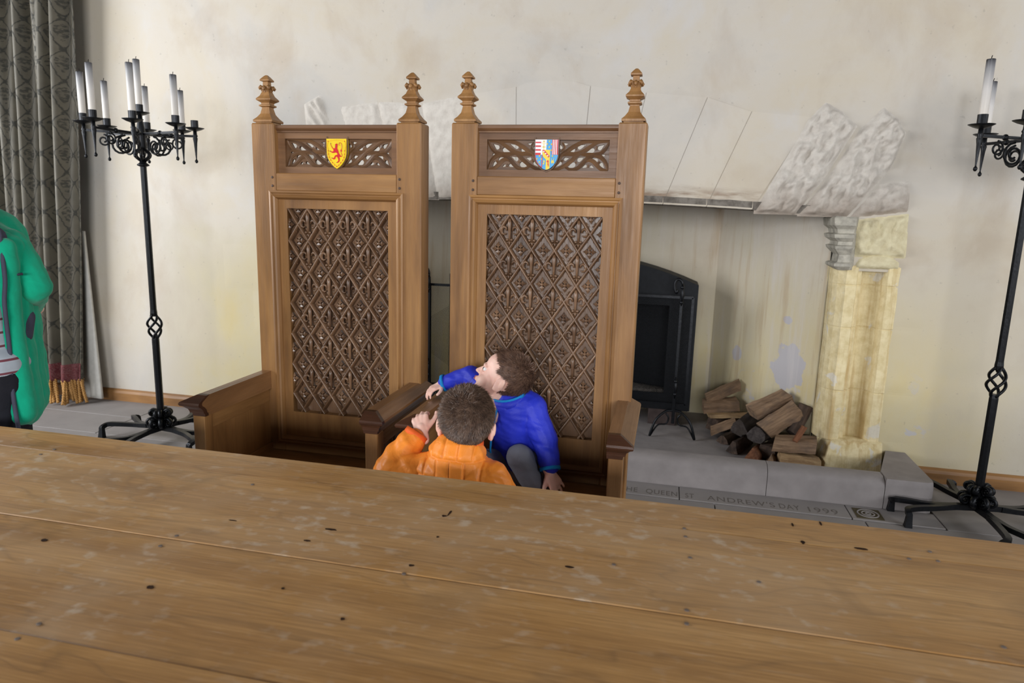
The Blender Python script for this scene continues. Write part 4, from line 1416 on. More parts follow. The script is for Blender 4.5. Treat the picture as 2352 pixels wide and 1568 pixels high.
def make_candelabrum(loc, label, arm_angles, leg_rot, top_rot, fs=1.0):
    t = thing('candelabrum', loc, label, 'candelabrum', 'wrought iron standing candelabra')
    MB().tube([(0, 0, 0.10), (0, 0, 0.66)], 0.0215, 8).build('lower_shaft', 'iron', t)
    MB().tube([(0, 0, 0.83), (0, 0, 1.72)], [0.0185, 0.0175], 8).build('upper_shaft', 'iron', t)
    # basket twist knot
    for k in range(4):
        a0 = k * PI / 2
        path = [((0.012 + 0.030 * math.sin(PI * i / 16)) * math.cos(a0 + i / 16 * 1.1 * PI), (0.012 + 0.030 * math.sin(PI * i / 16)) * math.sin(a0 + i / 16 * 1.1 * PI), 0.665 + 0.155 * i / 16) for i in range(17)]
        MB().tube(path, 0.0075, 6).build('basket_twist', 'iron', t, True)
    for z in (0.66, 0.825):
        MB().lathe([(0.019, -0.02), (0.021, 0), (0.019, 0.02)], 8, (0, 0, z)).build('knot_collar', 'iron', t)
    # collar and bulb under the arms
    MB().lathe([(0.018, 1.705), (0.034, 1.712), (0.034, 1.718), (0.02, 1.728), (0.018, 1.742)], 12).build('collar', 'iron', t, True)
    for k in range(6):
        a = k * PI / 3
        path = [((0.014 + 0.030 * math.sin(PI * i / 8)) * math.cos(a), (0.014 + 0.030 * math.sin(PI * i / 8)) * math.sin(a), 1.742 + 0.065 * i / 8) for i in range(9)]
        MB().tube(path, 0.009, 6).build('bulb_strap', 'iron', t, True)
    MB().lathe([(0.022, 1.80), (0.024, 1.82), (0.022, 1.93), (0.016, 1.96), (0.012, 2.0)], 10).build('hub', 'iron', t, True)
    pan_prof = [(0.004, -0.020), (0.012, -0.018), (0.035, -0.010), (0.054, 0.000), (0.055, 0.002), (0.050, 0.001), (0.030, -0.006), (0.004, -0.010)]
    sock_prof = [(0.0215, -0.008), (0.0215, 0.045), (0.0185, 0.045), (0.0185, 0.0)]
    drop = [(0.004, -0.205), (0.009, -0.198), (0.009, -0.190), (0.004, -0.183), (0.0035, -0.178), (0.010, -0.085), (0.014, -0.060), (0.011, -0.052), (0.015, -0.045), (0.011, -0.036), (0.010, -0.014)]
    panm = MB().lathe(pan_prof, 18).mesh('drip_pan', 'iron', True)
    sockm = MB().lathe(sock_prof, 14).mesh('socket', 'iron')
    dropm = MB().lathe(drop, 10).mesh('drop_finial', 'iron', True)
    AR, PZ = 0.292, 1.945
    pts = []
    for a_ in arm_angles:
        a = R(a_) + top_rot
        x, y = AR * math.cos(a), AR * math.sin(a)
        arm = MB().tube([(0.015 * math.cos(a), 0.015 * math.sin(a), PZ - 0.052), (x, y, PZ - 0.047)], 0.0095, 4).build('arm', 'iron', t)
        h = obj('candle_holder', dropm, t, (x, y, PZ))
        obj('drip_pan', panm, h)
        obj('socket', sockm, h)
        mb = MB()
        mb.tube(spiral((0.105, PZ - 0.125), 0.055, 0.014, PI * 0.5, -1.6), 0.006, 6)
        mb.tube(spiral((0.195, PZ - 0.100), 0.034, 0.008, PI * 0.5, 1.5), 0.005, 6)
        sc = mb.build('scroll', 'iron', arm, True)
        sc.rotation_euler = (0, 0, a)
        MB().sphere((0.16 * math.cos(a), 0.16 * math.sin(a), PZ - 0.050), 0.014, 8, (1, 1, 1.1)).build('arm_clasp', 'iron', arm, True)
        pts.append((x, y, PZ))
    c = obj('candle_holder', MB().lathe([(0.012, -0.06), (0.012, -0.012)], 8).mesh('candle_holder', 'iron'), t, (0, 0, 2.015))
    obj('drip_pan', panm, c)
    obj('socket', sockm, c)
    # base: four legs, each forked into two curled feet, with scrolls on the hub
    for k in range(4):
        a = leg_rot + k * PI / 2
        Mz = Matrix.Rotation(a, 3, 'Z')

        def rot(ps):
            return [tuple(Mz @ V(p)) for p in ps]
        leg = MB()
        leg.tube(rot([(0.0, 0, 0.085), (0.10, 0, 0.085), (0.20, 0, 0.075)]), 0.021, 4)
        lg = leg.build('leg', 'iron', t)
        for s in (-1, 1):
            f = catmull([(0.12, s * 0.006, 0.083), (0.22, s * 0.02, 0.078), (0.31, s * 0.045 * fs, 0.082), (0.366, s * 0.065 * fs, 0.080), (0.372, s * 0.088 * fs, 0.070)], 5)
            f2 = [tuple(p) for p in f] + [(0.370, s * 0.094 * fs, 0.06)]
            MB().tube(rot(f2), 0.018, 4).build('foot_curl', 'iron', lg)
            MB().tube(rot([(0.370, s * 0.092 * fs, 0.072), (0.371, s * 0.093 * fs, 0.03), (0.372, s * 0.094 * fs, 0.0)]), [0.016, 0.020, 0.024], 4).build('foot_post', 'iron', lg)
        for j, (cr_, cz, r0) in enumerate(((0.060, 0.125, 0.034), (0.046, 0.185, 0.026))):
            sp_ = MB()
            sp_.tube(spiral((cr_, cz), r0, 0.008, -PI * 0.6, -1.5, 20), 0.0085, 6, 1.6)
            o = sp_.build('base_scroll', 'iron', t, True)
            o.rotation_euler = (0, 0, a + PI / 4 * (0.4 if j else 1))
            sp_ = MB()
            sp_.tube(spiral((cr_, cz), r0, 0.008, -PI * 0.6, -1.5, 20), 0.0085, 6, 1.6)
            o = sp_.build('base_scroll', 'iron', t, True)
            o.rotation_euler = (0, 0, a + (PI / 4 if j else 0))
    return t, pts


def candle(loc, h, label, r_=0.0185):
    t = thing('candle', loc, label, 'candle', 'white candles in the standing candelabra')
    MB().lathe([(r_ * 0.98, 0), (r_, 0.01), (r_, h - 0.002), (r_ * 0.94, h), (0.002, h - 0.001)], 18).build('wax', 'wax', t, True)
    MB().tube([(0, 0, h - 0.002), (0.001, 0, h + 0.010), (0.003, 0, h + 0.016)], 0.0018, 5).build('wick', 'wick', t)
    return t


LL = (-3.095, 3.608, 0)
candL, ptsL = make_candelabrum(LL, 'black iron candelabrum beside the curtain, left of the thrones', [180, 225, 135, 270, 90, 315, 45, 0], R(-9), R(40.6 - 7), 1.45)
Lnames = ['leftmost candle of the left candelabrum', 'tall candle standing near at the left of the left candelabrum', 'candle at the far left back of the left candelabrum', 'middle front candle of the left candelabrum', 'back candle behind the middle of the left candelabrum', 'front candle at the right of the left candelabrum', 'back candle at the right of the left candelabrum']
Lh = [0.275, 0.295, 0.265, 0.30, 0.265, 0.27, 0.245]
for p, h, nm_ in zip(ptsL[:7], Lh, Lnames):
    candle((LL[0] + p[0], LL[1] + p[1], p[2] - 0.004), h, 'white ' + nm_)
candle((LL[0], LL[1], 2.011), 0.30, 'white tallest candle on the centre spike of the left candelabrum')
RR = (1.607, 3.737, 0)
candR, ptsR = make_candelabrum(RR, 'black iron candelabrum at the right edge beside the fireplace', [225, 135, 262, 90, 315, 45, 0], R(9), R(-23.3))
Rnames = ['left front candle of the right candelabrum', 'candle just behind the left front one of the right candelabrum', 'candle at the right picture edge, front of the right candelabrum', 'candle at the back of the right candelabrum, near the picture edge']
for p, h, nm_ in zip(ptsR[:4], [0.285, 0.255, 0.315, 0.27], Rnames):
    candle((RR[0] + p[0], RR[1] + p[1], p[2] - 0.004), h, 'white ' + nm_)

# ------------------------------------------------------------------ CURTAIN
curtain = thing('curtain', (-4.6, 4.12, 0), 'grey damask curtain with red braid and gold fringe at the left', 'curtain')


def fold_y(u, z):
    k = 0.055 + 0.012 * math.sin(u * 3.1)
    y = k * math.sin(u * 2 * PI / 0.21 + 0.7 * math.sin(z * 0.9) + 0.8 * math.sin(u * 5.0)) + 0.02 * math.sin(u * 2 * PI / 0.085 + z)
    return y * (0.75 + 0.1 * z)


def curt_pt(u, z):
    # u 0 at the free right edge, growing to the left
    xr = 0.40 + 0.075 * z
    sq = 0.62 + 0.03 * z
    return (xr - u * sq, fold_y(u, z) - 0.03 * math.cos(u * 1.2), z)


def curtain_sheet(name, z0, z1, nz, mat, du=0.0, dy=0.0):
    nu = 190
    U = 2.2
    vs_, fs, uv = [], [], []
    for j in range(nz + 1):
        for i in range(nu + 1):
            u, z = U * i / nu, lin(z0, z1, j / nz)
            p = curt_pt(u, z)
            vs_.append((p[0], p[1] + dy, p[2]))
    for j in range(nz):
        for i in range(nu):
            a = j * (nu + 1) + i
            fs.append((a, a + 1, a + nu + 2, a + nu + 1))
    me = bpy.data.meshes.new(name)
    me.from_pydata(vs_, [], fs)
    ul = me.uv_layers.new(name='UVMap')
    for lp in me.loops:
        i, j = lp.vertex_index % (nu + 1), lp.vertex_index // (nu + 1)
        ul.data[lp.index].uv = (U * i / nu, lin(z0, z1, j / nz))
    me.materials.append(M[mat])
    for p in me.polygons:
        p.use_smooth = True
    o = link(bpy.data.objects.new(name, me), curtain)
    md = o.modifiers.new('thick', 'SOLIDIFY')
    md.thickness = 0.006
    return o


curtain_sheet('cloth', 0.185, 3.9, 60, 'damask')
curtain_sheet('braid_band', 0.185, 0.315, 6, 'braid', 0, -0.006)
mb = MB()
for j in range(15):
    a, b = j / 14.0, (j + 1) / 14.0
lin_pts = []
for j in range(31):
    z = 0.03 + 1.25 * j / 30
    k = max(-0.5, 1 - z / 0.92)
    x = 0.40 + 0.075 * z
    lin_pts.append([(x - 0.08, 0.085, z), (x + 0.095 * k - 0.005, 0.07, z), (x + 0.095 * k, 0.09, z), (x - 0.08, 0.10, z)])
mb.loft(lin_pts)
mb.build('lining', 'white_cloth', curtain, True)
cordm = []
for var in range(3):
    mb = MB()
    for s in (0, 1):
        path = []
        for i in range(25):
            t = i / 24
            a = t * 2 * PI * 5 + s * PI
            sway = (var - 1) * 0.018 * t * t
            path.append((0.0055 * math.cos(a) + sway, 0.0055 * math.sin(a) - 0.006 * var * t, -0.185 * t))
        mb.tube(path, 0.0072, 6)
    cordm.append(mb.mesh('fringe_cord', 'cord', True))
random.seed(5)
for i in range(84):
    u = 0.006 + i * 0.0245
    p = curt_pt(u, 0.19)
    o = obj('fringe_cord', cordm[(i * 7) % 3], curtain, (p[0], p[1] - 0.006, 0.195))
    o.rotation_euler = (R(random.uniform(-5, 5)), R(random.uniform(-8, 8)), random.uniform(0, 6))
    o.scale = (1, 1, random.uniform(0.94, 1.0))


# ------------------------------------------------------------------ PEOPLE
def ell_mesh(mb, c, rad, rot=None, n=20):
    c = V(c)
    loops = []
    m = n // 2
    for i in range(m + 1):
        th = PI * i / m
        s, z = max(1e-4, math.sin(th)), math.cos(th)
        lp = []
        for k in range(n):
            p = V((rad[0] * s * math.cos(2 * PI * k / n), rad[1] * s * math.sin(2 * PI * k / n), rad[2] * z))
            lp.append(c + (rot @ p if rot else p))
        loops.append(lp)
    mb.loft(loops)


def cap_mesh(mb, a, b, ra, rb, n=14, flat=1.0, fdir=None):
    """tapered capsule from a to b; flat<1 squeezes it along fdir"""
    a, b = V(a), V(b)
    d = (b - a)
    L = d.length
    d.normalize()
    f = V(fdir) if fdir else (V((0, 0, 1)) if abs(d.z) < 0.8 else V((0, 1, 0)))
    f = (f - d * f.dot(d)).normalized()
    s = d.cross(f)
    loops = []
    for i in range(5):
        t = PI / 2 * (1 - i / 4)
        loops.append((a - d * ra * math.sin(t), max(1e-4, ra * math.cos(t))))
    for i in range(1, 5):
        loops.append((a + d * L * i / 4, ra + (rb - ra) * i / 4))
    for i in range(1, 5):
        t = PI / 2 * i / 4
        loops.append((b + d * rb * math.sin(t), max(1e-4, rb * math.cos(t))))
    mb.loft([[c + f * (r_ * flat * math.cos(2 * PI * k / n)) + s * (r_ * math.sin(2 * PI * k / n)) for k in range(n)] for c, r_ in loops])


def blob(name, prims, voxel, mat, parent, base, smooth=6, fn=None):
    """one continuous surface grown round a set of overlapping tapered forms"""
    mb = MB()
    for p in prims:
        if p[0] == 'e':
            ell_mesh(mb, *p[1:])
        else:
            cap_mesh(mb, *p[1:])
    me = mb.mesh(name + '_src', None)
    o = bpy.data.objects.new(name + '_src', me)
    COL.objects.link(o)
    md = o.modifiers.new('r', 'REMESH')
    md.mode = 'VOXEL'
    md.voxel_size = voxel
    if smooth:
        sm = o.modifiers.new('s', 'SMOOTH')
        sm.factor = 0.5
        sm.iterations = smooth
    me2 = bake(o, name, mat)
    bpy.data.meshes.remove(me)
    if fn:
        nrm = [v.normal.copy() for v in me2.vertices]
        for v, nn in zip(me2.vertices, nrm):
            v.co += nn * fn(v.co, nn)
    for v in me2.vertices:
        v.co -= V(base)
    for p in me2.polygons:
        p.use_smooth = True
    return link(bpy.data.objects.new(name, me2), parent)


def frame_from(f, u):
    f = V(f).normalized()
    u = V(u)
    u = (u - f * u.dot(f)).normalized()
    s = u.cross(f)          # the person's left
    return s, f, u


def head_prims(c, f, u, k=1.0):
    s, f, u = frame_from(f, u)
    c = V(c)

    def P(a, b, d):
        return c + (s * a + f * b + u * d) * k
    rot = Matrix((s, f, u)).transposed()

    def E(p, r_):
        return ('e', P(*p), tuple(q * k for q in r_), rot)
    pr = [E((0, -0.010, 0.022), (0.070, 0.088, 0.086)), E((0, 0.028, -0.018), (0.056, 0.058, 0.080)), E((0, 0.034, 0.035), (0.057, 0.050, 0.050)),
          E((0, 0.050, -0.072), (0.034, 0.030, 0.026)), E((0, 0.066, -0.083), (0.017, 0.016, 0.014)),
          E((0.032, 0.050, -0.040), (0.026, 0.028, 0.028)), E((-0.032, 0.050, -0.040), (0.026, 0.028, 0.028)),
          E((0, 0.078, 0.014), (0.045, 0.010, 0.009)),
          ('c', P(0, 0.080, 0.002), P(0, 0.094, -0.020), 0.0075 * k, 0.0095 * k), E((0, 0.098, -0.024), (0.0095, 0.0085, 0.0075)),
          E((0.009, 0.089, -0.026), (0.006, 0.007, 0.005)), E((-0.009, 0.089, -0.026), (0.006, 0.007, 0.005)),
          E((0, 0.084, -0.046), (0.018, 0.010, 0.0055)), E((0, 0.082, -0.055), (0.016, 0.010, 0.0055)),
          ('c', P(0, -0.022, -0.05), P(0, -0.030, -0.13), 0.042 * k, 0.044 * k)]
    for q in (1, -1):
        pr += [E((q * 0.074, -0.012, -0.014), (0.008, 0.019, 0.029)), E((q * 0.081, -0.022, -0.004), (0.005, 0.009, 0.021)), E((q * 0.030, 0.0735, 0.0095), (0.015, 0.008, 0.0045)), E((q * 0.030, 0.0725, -0.0100), (0.014, 0.007, 0.0040)), E((q * 0.070, -0.004, -0.034), (0.006, 0.010, 0.010))]
    return pr, P, rot


def face_parts(P, k, parent, base, rot):
    for q in (1, -1):
        e = P(q * 0.030, 0.0665, 0.000) - V(base)
        mb = MB()
        ell_mesh(mb, e, (0.0116 * k,) * 3, None, 12)
        eo = mb.build('eye', 'eye', parent, True)
        mb = MB()
        ii = P(q * 0.030, 0.076, 0.000) - V(base)
        ell_mesh(mb, ii, (0.0066 * k, 0.0042 * k, 0.0066 * k), rot, 10)
        mb.build('iris', 'iris', eo, True)
    mb = MB()
    for d in (-0.047, -0.0545):
        ell_mesh(mb, P(0, 0.0915, d) - V(base), (0.0135 * k, 0.004 * k, 0.0036 * k), rot, 12)
    mb.build('lips', 'lip', parent, True)


def hair(name, c, f, u, k, mat, parent, base, seed, n_str=9000, length=0.016, thick=0.008, side_fade=True):
    s, f, u = frame_from(f, u)
    c = V(c)
    rad = (0.070 * k, 0.088 * k, 0.086 * k)
    cc = c + (f * -0.010 + u * 0.022) * k

    def ok(a, b, d):
        # a,b,d direction in side / front / up; the hairline
        if b > 0.30 and d < 0.42 + 0.25 * (b - 0.3) - 0.35 * max(0, abs(a) - 0.55):
            return False
        if b > 0.02 and d < -0.02:
            return False
        if abs(a) > 0.72 and d < -0.05 and b > -0.42:
            return False
        if d < (-0.93 if b < -0.1 else -0.80):
            return False
        return True

    def pt(a, b, d, off):
        p = V((a, b, d)).normalized()
        r_ = 1.0 / math.sqrt((p.x / rad[0]) ** 2 + (p.y / rad[1]) ** 2 + (p.z / rad[2]) ** 2)
        extra = 0.0
        if p.z < -0.25 and p.y < 0.2:
            extra = -0.004 * (abs(p.z) - 0.25)
        return cc + (s * p.x + f * p.y + u * p.z) * (r_ + off + extra)
    mb = MB()
    nu, nv = 56, 40
    idx = {}
    vs_, fs = [], []
    for j in range(nv + 1):
        th = PI * j / nv
        for i in range(nu):
            ph = 2 * PI * i / nu
            a, b, d = math.sin(th) * math.cos(ph), math.sin(th) * math.sin(ph), math.cos(th)
            fade = 1.0 if d > -0.1 else max(0.25, 1.0 + (d + 0.1) * 1.4)
            vs_.append(pt(a, b, d, thick * 0.55 * fade * (0.85 + 0.3 * noise.noise(V((a * 5, b * 5, d * 5 + seed))))) - V(base))
            idx[(i, j)] = (len(vs_) - 1, ok(a, b, d))
    for j in range(nv):
        for i in range(nu):
            q = [idx[(i, j)], idx[((i + 1) % nu, j)], idx[((i + 1) % nu, j + 1)], idx[(i, j + 1)]]
            if all(x[1] for x in q):
                fs.append(tuple(x[0] for x in q))
    mb.add(vs_, fs)
    rnd = random.Random(seed)
    crown = V((0.12, -0.55, 0.80)).normalized()
    cnt = 0
    while cnt < n_str:
        p = V((rnd.gauss(0, 1), rnd.gauss(0, 1), rnd.gauss(0, 1))).normalized()
        if not ok(p.x * 1.02, p.y, p.z - 0.03):
            continue
        cnt += 1
        fade = 1.0 if p.z > -0.1 else max(0.35, 1.0 + (p.z + 0.1) * 1.2)
        root = pt(p.x, p.y, p.z, 0.001)
        n_ = (s * p.x / rad[0] + f * p.y / rad[1] + u * p.z / rad[2]).normalized()
        away = p - crown
        sw = crown.cross(p)
        fl_ = away - p * away.dot(p) + sw * 0.5 + V((rnd.uniform(-.35, .35), rnd.uniform(-.35, .35), rnd.uniform(-.35, .35)))
        fl_ = (s * fl_.x + f * fl_.y + u * fl_.z)
        if fl_.length > 1e-4:
            fl_.normalize()
        L = length * fade * rnd.uniform(0.7, 1.25)
        mid = root + n_ * L * 0.42 + fl_ * L * 0.35
        tip = root + n_ * L * 0.55 + fl_ * L * 1.0
        w = n_.cross(fl_)
        if w.length < 1e-4:
            continue
        w = w.normalized() * 0.0009
        B = V(base)
        mb.add([root - w - B, root + w - B, mid + w - B, mid - w - B, tip - B], [(0, 1, 2, 3), (3, 2, 4)])
    o = mb.build(name, mat, parent, True, False)
    return o


def hand_prims(W, fwd, nrm, thumb_side, k=1.0, curl=(25, 45, 35), spread=7.0, thumb=(0.55, 0.35)):
    """W wrist, fwd towards the fingertips, nrm out of the back of the hand, thumb on +lat * thumb_side"""
    W, f = V(W), V(fwd).normalized()
    n_ = V(nrm)
    n_ = (n_ - f * n_.dot(f)).normalized()
    lat = f.cross(n_) * thumb_side
    pr = []
    off = [0.0215, 0.0075, -0.0070, -0.0205]
    kl = [0.050, 0.053, 0.050, 0.045]
    fl = [(0.021, 0.014, 0.011), (0.024, 0.016, 0.012), (0.022, 0.015, 0.011), (0.017, 0.011, 0.010)]
    fr_ = [0.0066, 0.0068, 0.0065, 0.0058]
    for i in range(4):
        kn = W + (f * kl[i] + lat * off[i]) * k
        pr.append(('c', W + (lat * off[i] * 0.55 + f * 0.006) * k, kn, 0.0125 * k, 0.0088 * k))
        d = (f + lat * math.tan(R((1.4 - i) * spread * 0.8))).normalized()
        p = kn
        ang = 0.0
        for j in range(3):
            ang += R(curl[j])
            dd = d * math.cos(ang) - n_ * math.sin(ang)
            q = p + dd * fl[i][j] * k
            pr.append(('c', p, q, fr_[i] * (1 - 0.07 * j) * k, fr_[i] * (0.93 - 0.07 * j) * k))
            p = q
    tb = W + (f * 0.014 + lat * 0.020 - n_ * 0.004) * k
    t1 = tb + (f * 0.020 * thumb[0] * 1.4 + lat * 0.020 - n_ * 0.006) * k
    t2 = t1 + (f * 0.016 + lat * 0.012 * thumb[1] * 2 - n_ * 0.004) * k
    t3 = t2 + (f * 0.013 + lat * 0.003 - n_ * 0.003) * k
    pr += [('c', tb, t1, 0.011 * k, 0.0085 * k), ('c', t1, t2, 0.0082 * k, 0.0072 * k), ('c', t2, t3, 0.0072 * k, 0.0062 * k)]
    pr.append(('c', W - f * 0.03 * k, W + f * 0.012 * k, 0.0165 * k, 0.018 * k))
    return pr


def wrinkle(amp, freq, dirv=(0, 0, 1), seed=0.0):
    d = V(dirv).normalized()

    def fn(p, n_):
        q = p * freq * 0.45 + d * (p.dot(d) * freq)
        q2 = q + V((seed, seed * 2, 0))
        return amp * noise.noise(q2) + amp * 0.5 * noise.noise(q2 * 2.1)
    return fn


def band(name, centre, axis, rx, ry, width, th, mat, parent, base, xdir=(1, 0, 0), n=28, wav=0.0):
    """a ring of binding (collar, cuff) round an axis"""
    ax = V(axis).normalized()
    x = V(xdir)
    x = (x - ax * x.dot(ax)).normalized()
    y = ax.cross(x)
    c = V(centre) - V(base)
    path = [c + x * (rx * math.cos(2 * PI * k / n)) + y * (ry * math.sin(2 * PI * k / n)) + ax * (wav * math.cos(4 * PI * k / n)) for k in range(n)]
    loops = []
    for k, p in enumerate(path):
        o_ = (x * math.cos(2 * PI * k / n) + y * math.sin(2 * PI * k / n))
        loops.append([p - ax * width / 2, p - ax * width / 2 + o_ * th, p + ax * width / 2 + o_ * th, p + ax * width / 2])
    return MB().loft(loops, False, True).build(name, mat, parent, True)


def shoe(name, heel, toe, w, mat, parent, base):
    h, t = V(heel), V(toe)
    d = (t - h)
    pr = [('c', h + V((0, 0, w * 0.9)), h + d * 0.55 + V((0, 0, w * 0.75)), w, w * 0.95), ('c', h + d * 0.5 + V((0, 0, w * 0.6)), t - d.normalized() * w + V((0, 0, w * 0.55)), w * 0.95, w * 0.75), ('c', h + V((0, 0, w)), h + V((0, 0, w * 2.0)) + d * 0.08, w * 0.9, w * 0.8)]
    return blob(name, pr, 0.005, mat, parent, base, 4)


# ---- boy in orange, standing with his back to the camera, hand on the throne arm
ob = V((-0.62, 2.00, 0))
boy_o = thing('person', ob, 'small child in an orange quilted jacket with back to the camera', 'person')
hc = V((-0.601, 2.035, 0.828))
hf, hu = V((-0.22, 0.93, 0.02)), V((0.06, 0.0, 1.0))
KH = 1.12
hp, HP, hrot = head_prims(hc, hf, hu, KH)
Wl = V((-0.770, 2.088, 0.768))
hand_l = hand_prims(Wl, (-0.42, 0.58, 0.70), (-0.02, -0.75, 0.66), 1, 1.05, (38, 30, 20), 9.0, (0.6, 0.5))
hand_r = hand_prims((-0.415, 2.06, 0.455), (0.1, 0.15, -1), (1, 0.2, 0), 1, 0.9, (18, 25, 20), 4.0)
body = hp + hand_l + hand_r + [('c', (-0.62, 2.01, 0.70), (-0.625, 2.0, 0.50), 0.06, 0.08), ('c', (-0.735, 2.005, 0.665), (-0.85, 2.00, 0.665), 0.032, 0.028), ('c', (-0.85, 2.00, 0.665), Wl, 0.027, 0.019),
                              ('c', (-0.72, 2.005, 0.66), (-0.62, 2.01, 0.685), 0.03, 0.05), ('c', (-0.515, 2.0, 0.655), (-0.62, 2.01, 0.685), 0.03, 0.05), ('c', (-0.505, 2.0, 0.655), (-0.435, 2.0, 0.55), 0.032, 0.028), ('c', (-0.435, 2.0, 0.55), (-0.415, 2.06, 0.455), 0.026, 0.018)]
for s_ in (-1, 1):
    body += [('c', (-0.625 + s_ * 0.045, 2.0, 0.46), (-0.625 + s_ * 0.055, 2.0, 0.26), 0.055, 0.04), ('c', (-0.625 + s_ * 0.055, 2.0, 0.26), (-0.625 + s_ * 0.06, 2.0, 0.06), 0.04, 0.028)]
b_ = blob('body', body, 0.0032, 'skin', boy_o, ob, 5)
face_parts(HP, KH, boy_o, ob, hrot)
hair('hair', hc, hf, hu, KH, 'hair_orange', boy_o, ob, 3, 12000, 0.017, 0.011)


def quilt(p, n_):
    x, z, y = p.x, p.z, p.y
    zz = z + 0.16 * (x + 0.62) * (1 if x > -0.62 else -0.25)
    row = math.floor(zz / 0.062)
    dh = abs(zz / 0.062 - row - 0.5)
    dh = (0.5 - dh) * 0.062
    xx = x + (0.022 if row % 2 else 0.0)
    dv = abs(xx / 0.046 - math.floor(xx / 0.046) - 0.5)
    dv = (0.5 - dv) * 0.046
    d = min(dh, dv)
    arm = min(1.0, max(0.0, (abs(x + 0.625) - 0.115) / 0.02))
    g_ = -0.0040 * math.exp(-(d / 0.0036) ** 2) * (1 - arm)
    puff = 0.0018 * (1 - math.exp(-(d / 0.012) ** 2)) * (1 - arm)
    w_ = wrinkle(0.0018 + 0.004 * arm, 26, (0.5, 0.1, 1), 2.0)(p, n_)
    return g_ + puff + w_


jk = [('c', (-0.622, 2.005, 0.715), (-0.628, 1.995, 0.46), 0.098, 0.112), ('e', (-0.622, 2.005, 0.665), (0.150, 0.098, 0.085)), ('e', (-0.627, 2.0, 0.53), (0.148, 0.115, 0.13)),
      ('c', (-0.712, 2.005, 0.672), (-0.60, 2.01, 0.715), 0.058, 0.062), ('c', (-0.525, 2.0, 0.665), (-0.62, 2.01, 0.715), 0.056, 0.062),
      ('c', (-0.505, 2.0, 0.665), (-0.432, 2.0, 0.545), 0.060, 0.052), ('c', (-0.432, 2.0, 0.545), (-0.417, 2.05, 0.475), 0.05, 0.038),
      ('c', (-0.617, 2.015, 0.715), (-0.612, 2.02, 0.738), 0.063, 0.054)]
slv = [('c', (-0.700, 2.005, 0.672), (-0.846, 1.995, 0.650), 0.058, 0.058), ('c', (-0.846, 1.995, 0.655), (-0.796, 2.052, 0.742), 0.060, 0.047)]


def sleeve_fold(p, n_):
    return wrinkle(0.007, 17, (0.7, 0.0, 0.7), 4.0)(p, n_)


blob('sleeve', slv, 0.0034, 'orange', boy_o, ob, 5, sleeve_fold)
jo = blob('jacket', jk, 0.0030, 'orange', boy_o, ob, 5, quilt)
band('collar', (-0.613, 2.022, 0.752), (-0.03, 0.10, 1), 0.066, 0.064, 0.036, 0.006, 'orange_lining', boy_o, ob, (1, 0, 0), 30, 0.003)
cd = (V((-0.796, 2.052, 0.742)) - V((-0.846, 1.995, 0.655))).normalized()
band('cuff', V((-0.785, 2.064, 0.760)), cd, 0.036, 0.034, 0.022, 0.006, 'orange_lining', boy_o, ob)
tr = [('c', (-0.627, 2.0, 0.48), (-0.627, 2.0, 0.42), 0.105, 0.095)]
for s_ in (-1, 1):
    tr += [('c', (-0.627 + s_ * 0.05, 2.0, 0.43), (-0.627 + s_ * 0.058, 2.0, 0.25), 0.068, 0.055), ('c', (-0.627 + s_ * 0.058, 2.0, 0.25), (-0.627 + s_ * 0.062, 2.0, 0.06), 0.055, 0.045)]
blob('trousers', tr, 0.006, 'jeans', boy_o, ob, 5, wrinkle(0.003, 24))
for s_ in (-1, 1):
    shoe('shoe', (-0.627 + s_ * 0.064, 1.975, 0.0), (-0.627 + s_ * 0.075, 2.12, 0.0), 0.030, 'black_shoe', boy_o, ob)

# ---- boy in blue, squatting on the throne seat, leaning on its arm, face turned to his right
bb = V((-0.50, 2.42, 0.42))
boy_b = thing('person', bb, 'small child in a royal blue jacket crouching on the right-hand throne', 'person')
hc2 = V((-0.572, 2.40, 0.892))
hf2, hu2 = V((-0.86, 0.08, 0.46)), V((0.44, 0.17, 0.86))
KB2 = 1.0
hp2, HP2, hrot2 = head_prims(hc2, hf2, hu2, KB2)
Wr = V((-0.842, 2.50, 0.826))
hand_r2 = hand_prims(Wr, (-0.62, -0.70, -0.28), (-0.25, -0.15, 1.0), -1, 0.9, (18, 30, 25), 6.0)
Wl2 = V((-0.374, 2.335, 0.572))
hand_l2 = hand_prims(Wl2, (0.50, 0.02, -0.80), (0.55, -0.72, 0.35), 1, 1.0, (8, 20, 18), 12.0, (0.7, 0.5))
shR, elR = V((-0.625, 2.43, 0.815)), V((-0.725, 2.505, 0.868))
shL, elL = V((-0.462, 2.41, 0.790)), V((-0.402, 2.385, 0.675))
hip = V((-0.515, 2.47, 0.53))
chest = V((-0.525, 2.42, 0.755))
kneeL, ankL = V((-0.484, 2.315, 0.628)), V((-0.412, 2.36, 0.475))
kneeR, ankR = V((-0.62, 2.33, 0.585)), V((-0.60, 2.40, 0.47))
body = hp2 + hand_r2 + hand_l2 + [('c', chest, hip, 0.07, 0.075), ('c', shR, elR, 0.03, 0.027), ('c', elR, Wr, 0.026, 0.018), ('c', shL, elL, 0.03, 0.027), ('c', elL, Wl2, 0.026, 0.018), ('c', shR, chest, 0.03, 0.05), ('c', shL, chest, 0.03, 0.05),
                                ('c', hip + V((0.045, 0, 0)), kneeL, 0.05, 0.038), ('c', kneeL, ankL, 0.038, 0.027), ('c', hip - V((0.045, 0, 0)), kneeR, 0.05, 0.038), ('c', kneeR, ankR, 0.036, 0.027), ('c', chest, hc2 - V((0, 0, 0.08)), 0.045, 0.042)]
blob('body', body, 0.0032, 'skin', boy_b, bb, 5)
face_parts(HP2, KB2, boy_b, bb, hrot2)
hair('hair', hc2, hf2, hu2, KB2, 'hair_blue', boy_b, bb, 8, 12000, 0.016, 0.010)


